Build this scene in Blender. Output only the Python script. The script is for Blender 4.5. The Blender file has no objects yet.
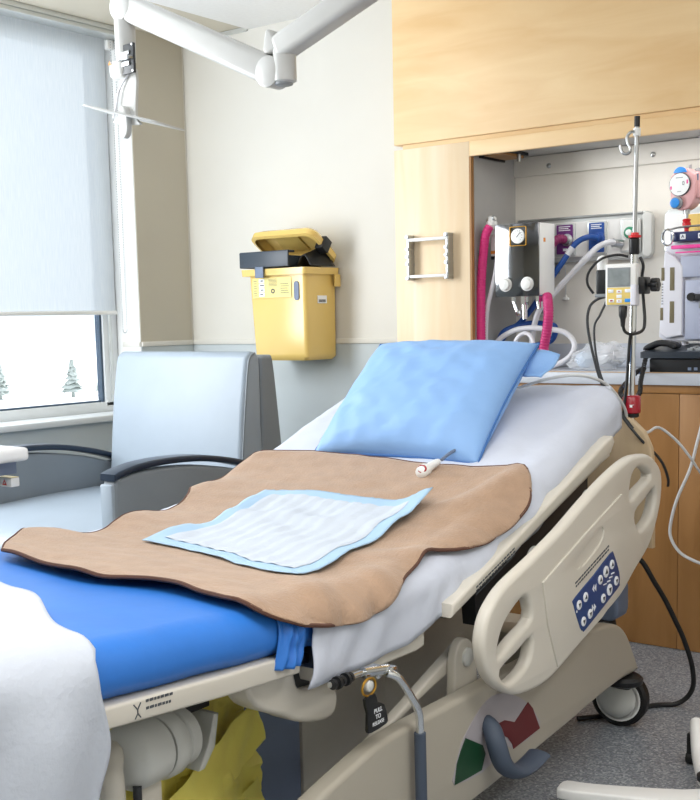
import bpy, bmesh, math, random
from mathutils import Vector, Matrix, noise
random.seed(7)
PI = math.pi
scn = bpy.context.scene
COL = scn.collection
V = Vector

# ------------------------------------------------------------------ materials
def lin(h):
    h = h.lstrip('#')
    c = [int(h[i:i+2], 16)/255 for i in (0, 2, 4)]
    return tuple((x/12.92 if x <= .04045 else ((x+.055)/1.055)**2.4) for x in c) + (1,)

def mat(name, col, rough=.5, metal=0, var=0, vscale=20, bump=0, bscale=200, spec=.5, trans=0, emit=0, sheen=0, coat=0):
    m = bpy.data.materials.new(name); m.use_nodes = True
    nt = m.node_tree; b = nt.nodes['Principled BSDF']
    c = lin(col)
    b.inputs['Base Color'].default_value = c
    b.inputs['Roughness'].default_value = rough
    b.inputs['Metallic'].default_value = metal
    b.inputs['Specular IOR Level'].default_value = spec
    b.inputs['Transmission Weight'].default_value = trans
    if sheen: b.inputs['Sheen Weight'].default_value = sheen
    if coat: b.inputs['Coat Weight'].default_value = coat
    if emit:
        b.inputs['Emission Color'].default_value = c; b.inputs['Emission Strength'].default_value = emit
    tc = nt.nodes.new('ShaderNodeTexCoord')
    nz = nt.nodes.new('ShaderNodeTexNoise'); nz.inputs['Scale'].default_value = vscale; nz.inputs['Detail'].default_value = 4
    nt.links.new(tc.outputs['Object'], nz.inputs['Vector'])
    rp = nt.nodes.new('ShaderNodeValToRGB')
    v = max(var, .012)
    rp.color_ramp.elements[0].position = .3; rp.color_ramp.elements[1].position = .7
    rp.color_ramp.elements[0].color = tuple(max(0, x*(1-v)) for x in c[:3]) + (1,)
    rp.color_ramp.elements[1].color = tuple(min(1, x*(1+v)) for x in c[:3]) + (1,)
    nt.links.new(nz.outputs['Fac'], rp.inputs['Fac']); nt.links.new(rp.outputs['Color'], b.inputs['Base Color'])
    if bump:
        n2 = nt.nodes.new('ShaderNodeTexNoise'); n2.inputs['Scale'].default_value = bscale; n2.inputs['Detail'].default_value = 3
        nt.links.new(tc.outputs['Object'], n2.inputs['Vector'])
        bp = nt.nodes.new('ShaderNodeBump'); bp.inputs['Strength'].default_value = bump; bp.inputs['Distance'].default_value = .004
        nt.links.new(n2.outputs['Fac'], bp.inputs['Height']); nt.links.new(bp.outputs['Normal'], b.inputs['Normal'])
    return m

def wood(name, light, dark, stretch=(3, 30, 30), rough=.45):
    m = bpy.data.materials.new(name); m.use_nodes = True
    nt = m.node_tree; b = nt.nodes['Principled BSDF']; b.inputs['Roughness'].default_value = rough
    b.inputs['Specular IOR Level'].default_value = .35
    tc = nt.nodes.new('ShaderNodeTexCoord'); mp = nt.nodes.new('ShaderNodeMapping'); mp.inputs['Scale'].default_value = stretch
    nt.links.new(tc.outputs['Object'], mp.inputs['Vector'])
    nz = nt.nodes.new('ShaderNodeTexNoise'); nz.inputs['Scale'].default_value = 1.0; nz.inputs['Detail'].default_value = 8; nz.inputs['Distortion'].default_value = .9
    nt.links.new(mp.outputs['Vector'], nz.inputs['Vector'])
    mp2 = nt.nodes.new('ShaderNodeMapping'); mp2.inputs['Scale'].default_value = tuple(s*.22 for s in stretch)
    nt.links.new(tc.outputs['Object'], mp2.inputs['Vector'])
    n2 = nt.nodes.new('ShaderNodeTexNoise'); n2.inputs['Scale'].default_value = 1.0; n2.inputs['Detail'].default_value = 3; n2.inputs['Distortion'].default_value = 1.6
    nt.links.new(mp2.outputs['Vector'], n2.inputs['Vector'])
    mx = nt.nodes.new('ShaderNodeMath'); mx.operation = 'MULTIPLY_ADD'; mx.inputs[1].default_value = .5
    nt.links.new(nz.outputs['Fac'], mx.inputs[0])
    m2 = nt.nodes.new('ShaderNodeMath'); m2.operation = 'MULTIPLY'; m2.inputs[1].default_value = .5
    nt.links.new(n2.outputs['Fac'], m2.inputs[0]); nt.links.new(m2.outputs[0], mx.inputs[2])
    rp = nt.nodes.new('ShaderNodeValToRGB'); rp.color_ramp.elements[0].position = .30; rp.color_ramp.elements[1].position = .62
    rp.color_ramp.elements[0].color = lin(dark); rp.color_ramp.elements[1].color = lin(light)
    nt.links.new(mx.outputs[0], rp.inputs['Fac']); nt.links.new(rp.outputs['Color'], b.inputs['Base Color'])
    return m

def speckle(name):
    m = bpy.data.materials.new(name); m.use_nodes = True
    nt = m.node_tree; b = nt.nodes['Principled BSDF']; b.inputs['Roughness'].default_value = .42
    tc = nt.nodes.new('ShaderNodeTexCoord')
    vo = nt.nodes.new('ShaderNodeTexVoronoi'); vo.inputs['Scale'].default_value = 190
    nt.links.new(tc.outputs['Object'], vo.inputs['Vector'])
    rp = nt.nodes.new('ShaderNodeValToRGB'); rp.color_ramp.interpolation = 'CONSTANT'
    e = rp.color_ramp.elements
    e[0].position = 0; e[0].color = lin('#7a8088'); e[1].position = .30; e[1].color = lin('#989da4')
    for p, c in ((.5, '#868c95'), (.66, '#6d737b'), (.8, '#b2b7bc')):
        k = e.new(p); k.color = lin(c)
    nt.links.new(vo.outputs['Color'], rp.inputs['Fac']); nt.links.new(rp.outputs['Color'], b.inputs['Base Color'])
    return m

def blind_mat(name):
    m = bpy.data.materials.new(name); m.use_nodes = True
    nt = m.node_tree; out = nt.nodes['Material Output']; nt.nodes.remove(nt.nodes['Principled BSDF'])
    tc = nt.nodes.new('ShaderNodeTexCoord'); mp = nt.nodes.new('ShaderNodeMapping'); mp.inputs['Scale'].default_value = (20, 260, 12)
    nt.links.new(tc.outputs['Object'], mp.inputs['Vector'])
    nz = nt.nodes.new('ShaderNodeTexNoise'); nz.inputs['Scale'].default_value = 1; nz.inputs['Detail'].default_value = 3
    nt.links.new(mp.outputs['Vector'], nz.inputs['Vector'])
    rp = nt.nodes.new('ShaderNodeValToRGB'); rp.color_ramp.elements[0].position = .35; rp.color_ramp.elements[1].position = .65
    rp.color_ramp.elements[0].color = lin('#d3dae0'); rp.color_ramp.elements[1].color = lin('#dce1e5')
    nt.links.new(nz.outputs['Fac'], rp.inputs['Fac'])
    d = nt.nodes.new('ShaderNodeBsdfDiffuse'); t = nt.nodes.new('ShaderNodeBsdfTranslucent'); mx = nt.nodes.new('ShaderNodeMixShader'); mx.inputs[0].default_value = .44
    nt.links.new(rp.outputs['Color'], d.inputs['Color']); nt.links.new(rp.outputs['Color'], t.inputs['Color'])
    nt.links.new(d.outputs[0], mx.inputs[1]); nt.links.new(t.outputs[0], mx.inputs[2])
    tp = nt.nodes.new('ShaderNodeBsdfTransparent'); m3 = nt.nodes.new('ShaderNodeMixShader'); m3.inputs[0].default_value = .11
    nt.links.new(mx.outputs[0], m3.inputs[1]); nt.links.new(tp.outputs[0], m3.inputs[2]); nt.links.new(m3.outputs[0], out.inputs['Surface'])
    return m

def clear_mat(name, tint='#ffffff', refl=.08, rough=.02):
    m = bpy.data.materials.new(name); m.use_nodes = True
    nt = m.node_tree; out = nt.nodes['Material Output']; nt.nodes.remove(nt.nodes['Principled BSDF'])
    t = nt.nodes.new('ShaderNodeBsdfTransparent'); t.inputs['Color'].default_value = lin(tint)
    g = nt.nodes.new('ShaderNodeBsdfGlossy'); g.inputs['Roughness'].default_value = rough
    mx = nt.nodes.new('ShaderNodeMixShader'); mx.inputs[0].default_value = refl
    nt.links.new(t.outputs[0], mx.inputs[1]); nt.links.new(g.outputs[0], mx.inputs[2]); nt.links.new(mx.outputs[0], out.inputs['Surface'])
    return m

M = {}
M['wall'] = mat('wall paint warm white', '#dbd9d2', .7, var=.02, vscale=3, bump=.05, bscale=300)
M['wall_low'] = mat('wall paint cool grey', '#c6cfd3', .65, var=.02, vscale=3, bump=.05, bscale=300)
M['darkened'] = mat('wall paint taupe', '#c2bcad', .7, var=.02, vscale=3)  # wall paint darkened: backlit shade on the pier put into the colour
M['ceil'] = mat('ceiling paint', '#cfc9ba', .8, var=.02, vscale=4, bump=.05, bscale=400)
M['ceil_white'] = mat('ceiling tile white', '#eceded', .8, var=.02, vscale=60)
M['floor'] = speckle('speckled vinyl floor')
M['wood'] = wood('maple veneer', '#e9cb9c', '#dbb581', (2.2, 14, 14))
M['wood_lit'] = wood('maple veneer upright grain lightened', '#eedcc0', '#e6caa2', (16, 16, 1.6))  # paler copy of the maple, bleaching by window light put into the colour
M['wood_shaded'] = wood('maple veneer shaded', '#a97c4b', '#906638', (14, 14, 1.6))  # darker copy of the maple, shade low on the headwall put into the colour
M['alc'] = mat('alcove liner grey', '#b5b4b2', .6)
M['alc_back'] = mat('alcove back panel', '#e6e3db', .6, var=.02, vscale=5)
M['counter'] = mat('laminate countertop grey', '#c3c9d3', .35)
M['counter_edge'] = mat('laminate worn edge', '#c9a880', .5)
M['frame_w'] = mat('white window frame', '#e4e8ea', .4)
M['frame_d'] = mat('dark window gasket', '#3c5064', .4)
M['glass'] = clear_mat('window glass', '#fbfdff', .05)
M['blind'] = blind_mat('roller blind cloth')
M['alu'] = mat('satin aluminium', '#d5d9d9', .35, .6)
M['chrome'] = mat('chrome', '#dfe2e4', .08, 1)
M['steel'] = mat('polished stainless steel', '#77787a', .10, 1)
M['steel_sat'] = mat('satin steel', '#b4b7b9', .3, 1)
M['white_p'] = mat('white enamel', '#eeefee', .3)
M['arm_w'] = mat('boom arm enamel', '#c6c7c5', .35)
M['bed_p'] = mat('beige bed plastic', '#d4cfc4', .38, var=.015, vscale=6)
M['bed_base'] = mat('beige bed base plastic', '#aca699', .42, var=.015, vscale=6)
M['slate_col'] = mat('slate blue column cover', '#8b9bb8', .5)  # slate lightened to make up for the dim light under the bed
M['bed_in'] = mat('brightened beige inner cover', '#ddd8cc', .5)  # bed beige raised so the poorly lit inner cover reads brighter
M['bed_lt'] = mat('light grey plastic', '#cfd1ce', .4)
M['grey_pl'] = mat('grey plastic', '#8d9296', .5)
M['slate'] = mat('slate blue plastic', '#6c7a92', .5)
M['slate_d'] = mat('dark slate rubber', '#455061', .6)
M['phone'] = mat('charcoal phone plastic', '#2a323c', .35)
M['tray'] = mat('blue black tray plastic', '#333d49', .4)
M['black'] = mat('black plastic', '#16181b', .4)
M['black_r'] = mat('black rubber', '#0f1012', .55)
M['dark'] = mat('dark grey steel', '#2d3034', .5)
M['navy'] = mat('navy keypad', '#27457e', .4)
M['navy_d'] = mat('navy lid plastic', '#1f2c5c', .35)
M['ink'] = mat('ink', '#4a4f55', .7)
M['white_ink'] = mat('white print', '#f2f5fa', .5)
M['lilac'] = mat('lilac grey label', '#aaa5aa', .5)
M['red_l'] = mat('dark red label', '#621a20', .5)
M['green_l'] = mat('dark green label', '#0b3f24', .5)
M['blue_sheet'] = mat('royal blue cover', '#2f78d2', .45, var=.05, vscale=9, bump=.15, bscale=25)
M['sheet'] = mat('white cotton sheet', '#ccd2e0', .85, var=.02, vscale=12, bump=.8, bscale=20)
M['white_bl'] = mat('white cotton blanket', '#c6cdd9', .9, var=.02, vscale=10, bump=.35, bscale=80)
M['pillow'] = mat('light blue pillow cover', '#8cb6ea', .6, var=.03, vscale=5, bump=.25, bscale=30)
M['seam'] = mat('blue seam thread', '#3f6fae', .7)
M['tan'] = mat('tan wool', '#a98c74', .95, var=.07, vscale=28, bump=.6, bscale=160, sheen=.3)
M['stitch'] = mat('dark brown stitching', '#5d3f33', .9)
M['pad_w'] = mat('quilted white pad', '#c3ccd8', .85, var=.012, vscale=25, bump=.3, bscale=45)
M['pad_b'] = mat('pale blue pad backing', '#a6c6e2', .6, var=.04, vscale=20)
M['vinyl'] = mat('pale grey vinyl', '#94a0ac', .42, var=.03, vscale=8, bump=.15, bscale=350)
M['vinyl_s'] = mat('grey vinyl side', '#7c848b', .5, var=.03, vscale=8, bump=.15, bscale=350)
M['arm_navy'] = mat('dark navy armrest', '#1d2b3d', .3)
M['yellow'] = mat('yellow bin plastic', '#e3c474', .22, var=.02, vscale=4, spec=.6)
M['yellow_in'] = mat('yellow lid inner', '#d6b968', .45)
M['yellow_lab'] = mat('pale yellow label', '#e9d98a', .4)
M['yellow_bag'] = mat('yellow plastic film', '#fff07c', .4, var=.06, vscale=14, bump=.3, bscale=18)
M['yellow_key'] = mat('yellow keypad', '#e8cf78', .4)
M['pink'] = mat('hot pink rubber', '#e23384', .4)
M['magenta'] = mat('magenta rubber', '#c22a72', .4)
M['purple'] = mat('purple plate', '#6d2c7c', .4)
M['purple_h'] = mat('dark magenta hose', '#8f2b62', .45)
M['blue_pl'] = mat('blue plate', '#1f4fa0', .4)
M['blue_h'] = mat('blue hose', '#1d4f9e', .4)
M['white_h'] = mat('white hose', '#e2e4ea', .4)
M['pale_pink'] = mat('pale pink enamel', '#e3aeb0', .35)
M['bright_blue'] = mat('bright blue knob', '#2f92ea', .35)
M['red'] = mat('red plastic', '#d3222a', .35)
M['dred'] = mat('deep red plastic', '#a11a2c', .25)
M['green'] = mat('green knob', '#2f8a68', .4)
M['lcd'] = mat('grey display', '#8e9698', .1, var=.2, vscale=30)
M['dial'] = mat('white dial', '#f4f6f6', .3)
M['gold'] = mat('gold bezel', '#c7963c', .3, .8)
M['lav'] = mat('lavender white plastic', '#e4e5ef', .35)
M['lav_d'] = mat('lavender grey plastic', '#a9b0c6', .4)
M['amber'] = mat('smoked window', '#7c745c', .15)
M['pinkstripe'] = mat('pink rubber strip', '#ef3f9d', .4)
M['film'] = mat('clear film', '#eef2f6', .15); M['film'].node_tree.nodes['Principled BSDF'].inputs['Alpha'].default_value = .36
M['mask_blue'] = mat('pale blue soft plastic', '#b9cfe6', .3)
M['grey_cord'] = mat('grey cord', '#aeb0b4', .5)
M['white_cord'] = mat('white cord', '#d5d8da', .5)
M['tabletop'] = mat('white laminate tabletop', '#e9ebec', .25)
M['headboard'] = wood('beech laminate headboard', '#cdb798', '#b9a27f', (20, 20, 3))
M['overexposed'] = mat('bright snow ground', '#ffffff', .9)  # white ground colour carries the overexposed outdoors
M['pale_tree'] = mat('hazy pale foliage', '#b9bfb8', .9, var=.05)  # foliage paled so that the outdoor glare sits in its colour
M['orange_l'] = mat('orange warning sticker', '#dd8a2c', .5)

# ------------------------------------------------------------------ geometry helpers
def cr(pts, n=6, closed=False):
    """Catmull-Rom resampling of a point list"""
    P = [V(p) for p in pts]; N = len(P); out = []
    segs = N if closed else N-1
    for i in range(segs):
        if closed: a, b, c, d = P[(i-1) % N], P[i], P[(i+1) % N], P[(i+2) % N]
        else: a, b, c, d = P[max(i-1, 0)], P[i], P[i+1], P[min(i+2, N-1)]
        for k in range(n):
            t = k/n; t2 = t*t; t3 = t2*t
            out.append(.5*((2*b)+(c-a)*t+(2*a-5*b+4*c-d)*t2+(3*b-a-3*c+d)*t3))
    if not closed: out.append(P[-1])
    return out

def basis(d):
    d = V(d).normalized()
    u = d.cross(V((0, 0, 1)))
    if u.length < 1e-3: u = d.cross(V((0, 1, 0)))
    u.normalize(); return u, d.cross(u).normalized(), d

class MB:
    def __init__(s): s.bm = bmesh.new()
    def add(s, bm2):
        me = bpy.data.meshes.new('tmp'); bm2.to_mesh(me); bm2.free(); s.bm.from_mesh(me); bpy.data.meshes.remove(me)
    def box(s, lo, hi, bev=0, seg=2, mtx=None):
        b = bmesh.new(); bmesh.ops.create_cube(b, size=1)
        lo, hi = V(lo), V(hi); c = (lo+hi)/2; d = hi-lo
        for v in b.verts: v.co = V((v.co.x*d.x, v.co.y*d.y, v.co.z*d.z))+c
        if bev: bmesh.ops.bevel(b, geom=b.edges[:], offset=min(bev, .49*min(abs(x) for x in d)), segments=seg, profile=.5, affect='EDGES')
        if mtx: bmesh.ops.transform(b, matrix=mtx, verts=b.verts[:])
        s.add(b); return s
    def cyl(s, a, b, r, r2=None, n=20, caps=True):
        r2 = r if r2 is None else r2
        a, b = V(a), V(b); u, w, d = basis(b-a)
        A = [s.bm.verts.new(a+r*(math.cos(t)*u+math.sin(t)*w)) for t in [2*PI*i/n for i in range(n)]]
        B = [s.bm.verts.new(b+r2*(math.cos(t)*u+math.sin(t)*w)) for t in [2*PI*i/n for i in range(n)]]
        for i in range(n): s.bm.faces.new((A[i], A[(i+1) % n], B[(i+1) % n], B[i]))
        if caps: s.bm.faces.new(A[::-1]); s.bm.faces.new(B)
        return s
    def lathe(s, a, d, prof, n=24):
        """prof: list of (distance along d, radius)"""
        a = V(a); u, w, d = basis(d); rings = []
        for h, r in prof:
            r = max(r, 1e-5)
            rings.append([s.bm.verts.new(a+d*h+r*(math.cos(2*PI*i/n)*u+math.sin(2*PI*i/n)*w)) for i in range(n)])
        for A, B in zip(rings, rings[1:]):
            for i in range(n): s.bm.faces.new((A[i], A[(i+1) % n], B[(i+1) % n], B[i]))
        s.bm.faces.new(rings[0][::-1]); s.bm.faces.new(rings[-1]); return s
    def tube(s, pts, r, n=8, smooth=6, closed=False, rib=0, ribn=0, radii=None):
        P = cr(pts, smooth, closed) if smooth > 1 else [V(p) for p in pts]
        if rib:  # even spacing so that the ribs are regular
            L = [0]
            for a, b in zip(P, P[1:]): L.append(L[-1]+(b-a).length)
            k = max(8, int(L[-1]/.0026)); Q = []; j = 0
            for i in range(k+1):
                t = L[-1]*i/k
                while j < len(L)-2 and L[j+1] < t: j += 1
                f = (t-L[j])/max(1e-9, L[j+1]-L[j]); Q.append(P[j].lerp(P[j+1], f))
            P = Q
        N = len(P); rings = []; u = None
        for i in range(N):
            d = (P[(i+1) % N]-P[i-1]) if closed else (P[min(i+1, N-1)]-P[max(i-1, 0)])
            d.normalize()
            if u is None: u = basis(d)[0]
            u = (u-d*u.dot(d)).normalized(); w = d.cross(u)
            rr = r if radii is None else radii[0]+(radii[1]-radii[0])*i/(N-1)
            if rib: rr += rib*(1 if (i//2) % 2 else -1)
            rings.append([s.bm.verts.new(P[i]+rr*(math.cos(2*PI*k/n)*u+math.sin(2*PI*k/n)*w)) for k in range(n)])
        prs = list(zip(rings, rings[1:]))+([(rings[-1], rings[0])] if closed else [])
        for A, B in prs:
            for k in range(n): s.bm.faces.new((A[k], A[(k+1) % n], B[(k+1) % n], B[k]))
        if not closed: s.bm.faces.new(rings[0][::-1]); s.bm.faces.new(rings[-1])
        return s
    def sweep(s, rings, caps=True):
        R = [[s.bm.verts.new(p) for p in ring] for ring in rings]; n = len(R[0])
        for A, B in zip(R, R[1:]):
            for k in range(n): s.bm.faces.new((A[k], A[(k+1) % n], B[(k+1) % n], B[k]))
        if caps: s.bm.faces.new(R[0][::-1]); s.bm.faces.new(R[-1])
        return s
    def grid(s, f, nu, nv, thick=0):
        G = [[s.bm.verts.new(f(i/nu, j/nv)) for j in range(nv+1)] for i in range(nu+1)]
        fs = [s.bm.faces.new((G[i][j], G[i+1][j], G[i+1][j+1], G[i][j+1])) for i in range(nu) for j in range(nv)]
        if thick: s.thick = thick
        return s
    def shape(s, loops, ext, mtx, bev=0, res=3):
        """flat outline with holes, extruded both ways by ext, rounded edges; mtx maps local x,y,z to the world"""
        cu = bpy.data.curves.new('tmpc', 'CURVE'); cu.dimensions = '2D'; cu.fill_mode = 'BOTH'
        cu.extrude = max(0, ext-bev); cu.bevel_depth = bev; cu.bevel_resolution = res
        if bev: cu.offset = -bev
        for lp in loops:
            sp = cu.splines.new('POLY'); sp.points.add(len(lp)-1); sp.use_cyclic_u = True
            for p, q in zip(sp.points, lp): p.co = (q[0], q[1], 0, 1)
        ob = bpy.data.objects.new('tmpo', cu); me = bpy.data.meshes.new_from_object(ob)
        me.transform(mtx); s.bm.from_mesh(me)
        bpy.data.objects.remove(ob); bpy.data.curves.remove(cu); bpy.data.meshes.remove(me); return s
    def text(s, body, size, mtx, depth=.0004, align='CENTER'):
        cu = bpy.data.curves.new('tmpt', 'FONT'); cu.body = body; cu.size = size; cu.extrude = depth; cu.align_x = align; cu.align_y = 'CENTER'
        ob = bpy.data.objects.new('tmpo', cu); me = bpy.data.meshes.new_from_object(ob)
        me.transform(mtx); s.bm.from_mesh(me)
        bpy.data.objects.remove(ob); bpy.data.curves.remove(cu); bpy.data.meshes.remove(me); return s
    def build(s, name, m, parent=None, label=None, solid=0, sub=0, angle=40, recalc=True, org=None):
        bm = s.bm
        bmesh.ops.remove_doubles(bm, verts=bm.verts[:], dist=1e-6)
        if recalc: bmesh.ops.recalc_face_normals(bm, faces=bm.faces[:])
        if parent is not None:
            o0 = V(parent['org'])
        else:
            xs = [v.co for v in bm.verts]
            lo = V(tuple(min(p[i] for p in xs) for i in range(3))); hi = V(tuple(max(p[i] for p in xs) for i in range(3)))
            o0 = V(((lo.x+hi.x)/2, (lo.y+hi.y)/2, lo.z)) if org is None else V(org)
        bmesh.ops.translate(bm, verts=bm.verts[:], vec=-o0)
        me = bpy.data.meshes.new(name); bm.to_mesh(me); bm.free()
        for p in me.polygons: p.use_smooth = True
        try: me.set_sharp_from_angle(angle=math.radians(angle))
        except Exception: pass
        me.materials.append(m)
        ob = bpy.data.objects.new(name, me); COL.objects.link(ob)
        ob['org'] = tuple(o0)
        if parent is not None: ob.parent = parent
        else: ob.location = o0
        if label: ob['label'] = label
        if solid:
            k = ob.modifiers.new('solid', 'SOLIDIFY'); k.thickness = solid; k.offset = 0
        if sub:
            k = ob.modifiers.new('sub', 'SUBSURF'); k.levels = sub; k.render_levels = sub
        return ob

def tag(o, label=None, cat=None, group=None, kind=None):
    if label: o['label'] = label
    if cat: o['category'] = cat
    if group: o['group'] = group
    if kind: o['kind'] = kind
    return o
def thing(name, label, cat, loc, group=None):
    o = bpy.data.objects.new(name, None); o.empty_display_size = .05; COL.objects.link(o)
    o.location = loc; o['org'] = tuple(loc)
    return tag(o, label, cat, group)
def struct(mb, name, m, label=None):
    o = mb.build(name, m); o['kind'] = 'structure'
    if label: o['label'] = label
    return o
def copy_tree(o, off, label=None, parent=None):
    c = o.copy(); COL.objects.link(c)
    if parent is None: c.location = V(o.location)+V(off)
    else: c.parent = parent
    if label: c['label'] = label
    for ch in list(o.children): copy_tree(ch, off, None, c)
    return c
YZ = lambda x: Matrix(((0, 0, 1, x), (1, 0, 0, 0), (0, 1, 0, 0), (0, 0, 0, 1)))    # local x->Y, y->Z, z->X
XZ = lambda y: Matrix(((1, 0, 0, 0), (0, 0, -1, y), (0, 1, 0, 0), (0, 0, 0, 1)))   # local x->X, y->Z, z->-Y
XY = lambda z: Matrix(((1, 0, 0, 0), (0, 1, 0, 0), (0, 0, 1, z), (0, 0, 0, 1)))
def at(mtx, x, y): return mtx @ Matrix.Translation((x, y, 0))
def arc(cx, cy, r, a0, a1, n=8): return [(cx+r*math.cos(math.radians(a0+(a1-a0)*i/n)), cy+r*math.sin(math.radians(a0+(a1-a0)*i/n))) for i in range(n+1)]
def rrect(x0, y0, x1, y1, r, n=5):
    return arc(x1-r, y0+r, r, -90, 0, n)+arc(x1-r, y1-r, r, 0, 90, n)+arc(x0+r, y1-r, r, 90, 180, n)+arc(x0+r, y0+r, r, 180, 270, n)
def crl(pts, n=4): return [(p.x, p.y) for p in cr([(a, b, 0) for a, b in pts], n, True)]

# ------------------------------------------------------------------ room
XW, YB, ZC = -4.178, 4.24, 2.59
XWO = -4.46                                              # outer face of the window wall
struct(MB().box((-4.6, -1.2, -.05), (1.2, 4.5, 0)), 'floor', M['floor'], 'blue grey speckled vinyl floor')
struct(MB().box((-4.6, -1.2, ZC), (1.2, 4.5, ZC+.08)), 'ceiling', M['ceil'], 'beige painted ceiling strip by the window')
c = MB().box((-3.74, -1.2, ZC-.014), (1.2, YB, ZC))
struct(c, 'trim_1', M['ceil_white'], 'white lowered ceiling panel')
struct(MB().box((-4.18, YB-.012, ZC-.022), (-3.742, YB, ZC-.002)), 'trim_2', M['alu'], 'narrow metal angle where ceiling meets the back wall')
RAIL_Z = 1.10
struct(MB().box((-4.6, YB, RAIL_Z), (1.2, 4.4, ZC)).box((-4.6, YB, 0), (1.2, 4.4, RAIL_Z)), 'wall_back', M['wall'], 'warm white back wall')
struct(MB().box((-4.178, YB-.004, 0), (-2.66, YB, RAIL_Z-.012)), 'wall_dado', M['wall_low'], 'cool grey lower part of the back wall')
struct(MB().box((-4.17, YB-.012, RAIL_Z-.012), (-2.66, YB, RAIL_Z+.012), .003), 'trim_3', M['wall'], 'chair rail along the back wall')
struct(MB().box((-4.6, -1.35, 0), (1.35, -1.2, ZC)), 'wall_front', M['darkened'], 'wall behind the viewer')
struct(MB().box((1.2, -1.2, 0), (1.35, 4.5, ZC)), 'wall_right', M['wall'], 'right wall out of view')
# window wall with recess
WY1, WY0, WZ0 = 3.878, .9, .775
w = MB()
w.box((XWO, WY1, 0), (XW, 4.4, ZC))                       # pier right of the window
w.box((XWO, -1.2, 0), (XW, WY1, WZ0-.03))                 # below the window
w.box((XWO, -1.2, WZ0-.03), (XW, WY0, ZC))
struct(w, 'wall_left', M['wall'], 'window wall')
struct(MB().box((XW, -1.2, 0), (XW+.004, WY1, WZ0-.031)).box((XW, WY1+.0005, 0), (XW+.004, 4.236, RAIL_Z-.012)), 'wall_left_dado', M['wall_low'], 'cool grey wall below the window')
struct(MB().box((XW, WY1, RAIL_Z+.012), (XW+.003, 4.228, ZC-.002)), 'wall_left_pier', M['darkened'], 'taupe wall between window and corner')  # same paint as the other walls, toned down as if backlit
struct(MB().box((XW, WY1+.002, RAIL_Z-.012), (XW+.012, 4.228, RAIL_Z+.012), .003).box((XWO+.16, WY1-.010, RAIL_Z-.012), (XW, WY1-.0042, RAIL_Z+.012), .003), 'trim_4', M['wall'], 'chair rail beside the window')
struct(MB().box((-4.33, WY0, WZ0-.03), (XW+.035, WY1-.002, WZ0), .006), 'trim_5', M['frame_w'], 'white window sill')
struct(MB().box((-4.34, WY1-.004, WZ0), (XW-.001, WY1-.0002, ZC-.003)), 'trim_7', M['white_p'], 'white window reveal')
# window
FX0, FX1 = -4.40, -4.34
wf = MB()
wf.box((FX0, 3.785, .80), (FX1, WY1-.004, ZC-.002), .004)          # right stile
wf.box((FX0, WY0, WZ0-.002), (FX1, WY1-.004, .822), .004)
wf.box((FX0, WY0, 2.47), (FX1, 3.77, ZC-.002), .004)
wf.box((FX0, WY0, .8), (FX1, WY0+.08, ZC-.002), .004)
win = struct(wf, 'window_1', M['frame_w'], 'white framed window')
g = MB(); g.box((-4.385, 3.772, .82), (-4.352, 3.787, 2.47)).box((-4.385, WY0+.08, .815), (-4.352, 3.76, .83)); g.build('gasket', M['frame_d'], win)
MB().box((-4.372, WY0+.07, .825), (-4.368, 3.77, 2.48)).build('pane', M['glass'], win)
MB().box((-4.341, 3.815, .82), (-4.331, 3.835, 2.5), .003).build('glazing_bead', M['alu'], win)

# roller blind
bl = thing('roller_blind', 'white translucent roller blind pulled two thirds down over the window', 'blind', (-4.29, 2.4, 2.5))
va = MB(); va.box((-4.30, .95, 2.5665), (-4.195, 3.87, 2.589), .003).box((-4.30, .95, 2.546), (-4.198, 3.87, 2.5655), .003)
va.build('valance', M['alu'], bl)
fb = MB(); fb.grid(lambda u, v: V((-4.29+.0035*math.sin(v*2.5+u*2), .97+2.856*u, 2.56-(2.56-1.262)*v)), 40, 24)
fb.build('blind_fabric', M['blind'], bl)
MB().box((-4.30, .97, 1.246), (-4.278, 3.828, 1.266), .005).build('bottom_bar', M['white_p'], bl)
ch = MB()
for yy in (3.842, 3.868):
    z = 2.545
    while z > 1.18: ch.lathe((-4.262, yy, z), (0, 0, -1), [(0, .0004), (.003, .0022), (.006, .0004)], 6); z -= .012
for k in range(9):
    a = PI*k/8; ch.lathe((-4.262, 3.855+.013*math.cos(a), 1.176-.016*math.sin(a)), (0, 0, -1), [(0, .0004), (.003, .0022), (.006, .0004)], 6)
ch.build('bead_chain', M['steel_sat'], bl)
MB().box((-4.30, 3.832, 2.50), (-4.27, 3.872, 2.546), .006).build('chain_bracket', M['white_p'], bl)

# outside
struct(MB().box((-500, -300, -8.3), (-6, 500, -8.2)), 'ground', M['overexposed'], 'bright overexposed ground outside')
def tree(x, y, h, w, label, seed):
    t = thing('tree', label, 'tree', (x, y, -8.2), 'pale trees outside the window')
    MB().cyl((x, y, -8.2), (x, y, -8.2+h*.4), w*.08, w*.05, 8).build('trunk', M['pale_tree'], t)
    rnd = random.Random(seed); m = MB()
    for k in range(7):
        z0 = -8.2+h*(.16+.115*k); r = w*.5*(1-k/8)
        n = 14; prof = []
        m.lathe((x, y, z0), (0, 0, 1), [(0, r), (h*.03, r*.9), (h*.19, r*.15)], 12)
    for v in m.bm.verts: v.co += V((rnd.uniform(-1, 1), rnd.uniform(-1, 1), rnd.uniform(-1, 1)))*w*.07
    m.build('crown', M['pale_tree'], t, angle=10)
tree(-126, 92, 4.6, 3.0, 'hazy pale tree outside, alone left of the paired ones', 1)
tree(-120, 99, 4.6, 3.0, 'hazy pale tree outside, middle of the three', 2)
tree(-119, 103.5, 3.8, 2.6, 'hazy pale tree outside, nearest the window frame', 3)

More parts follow.
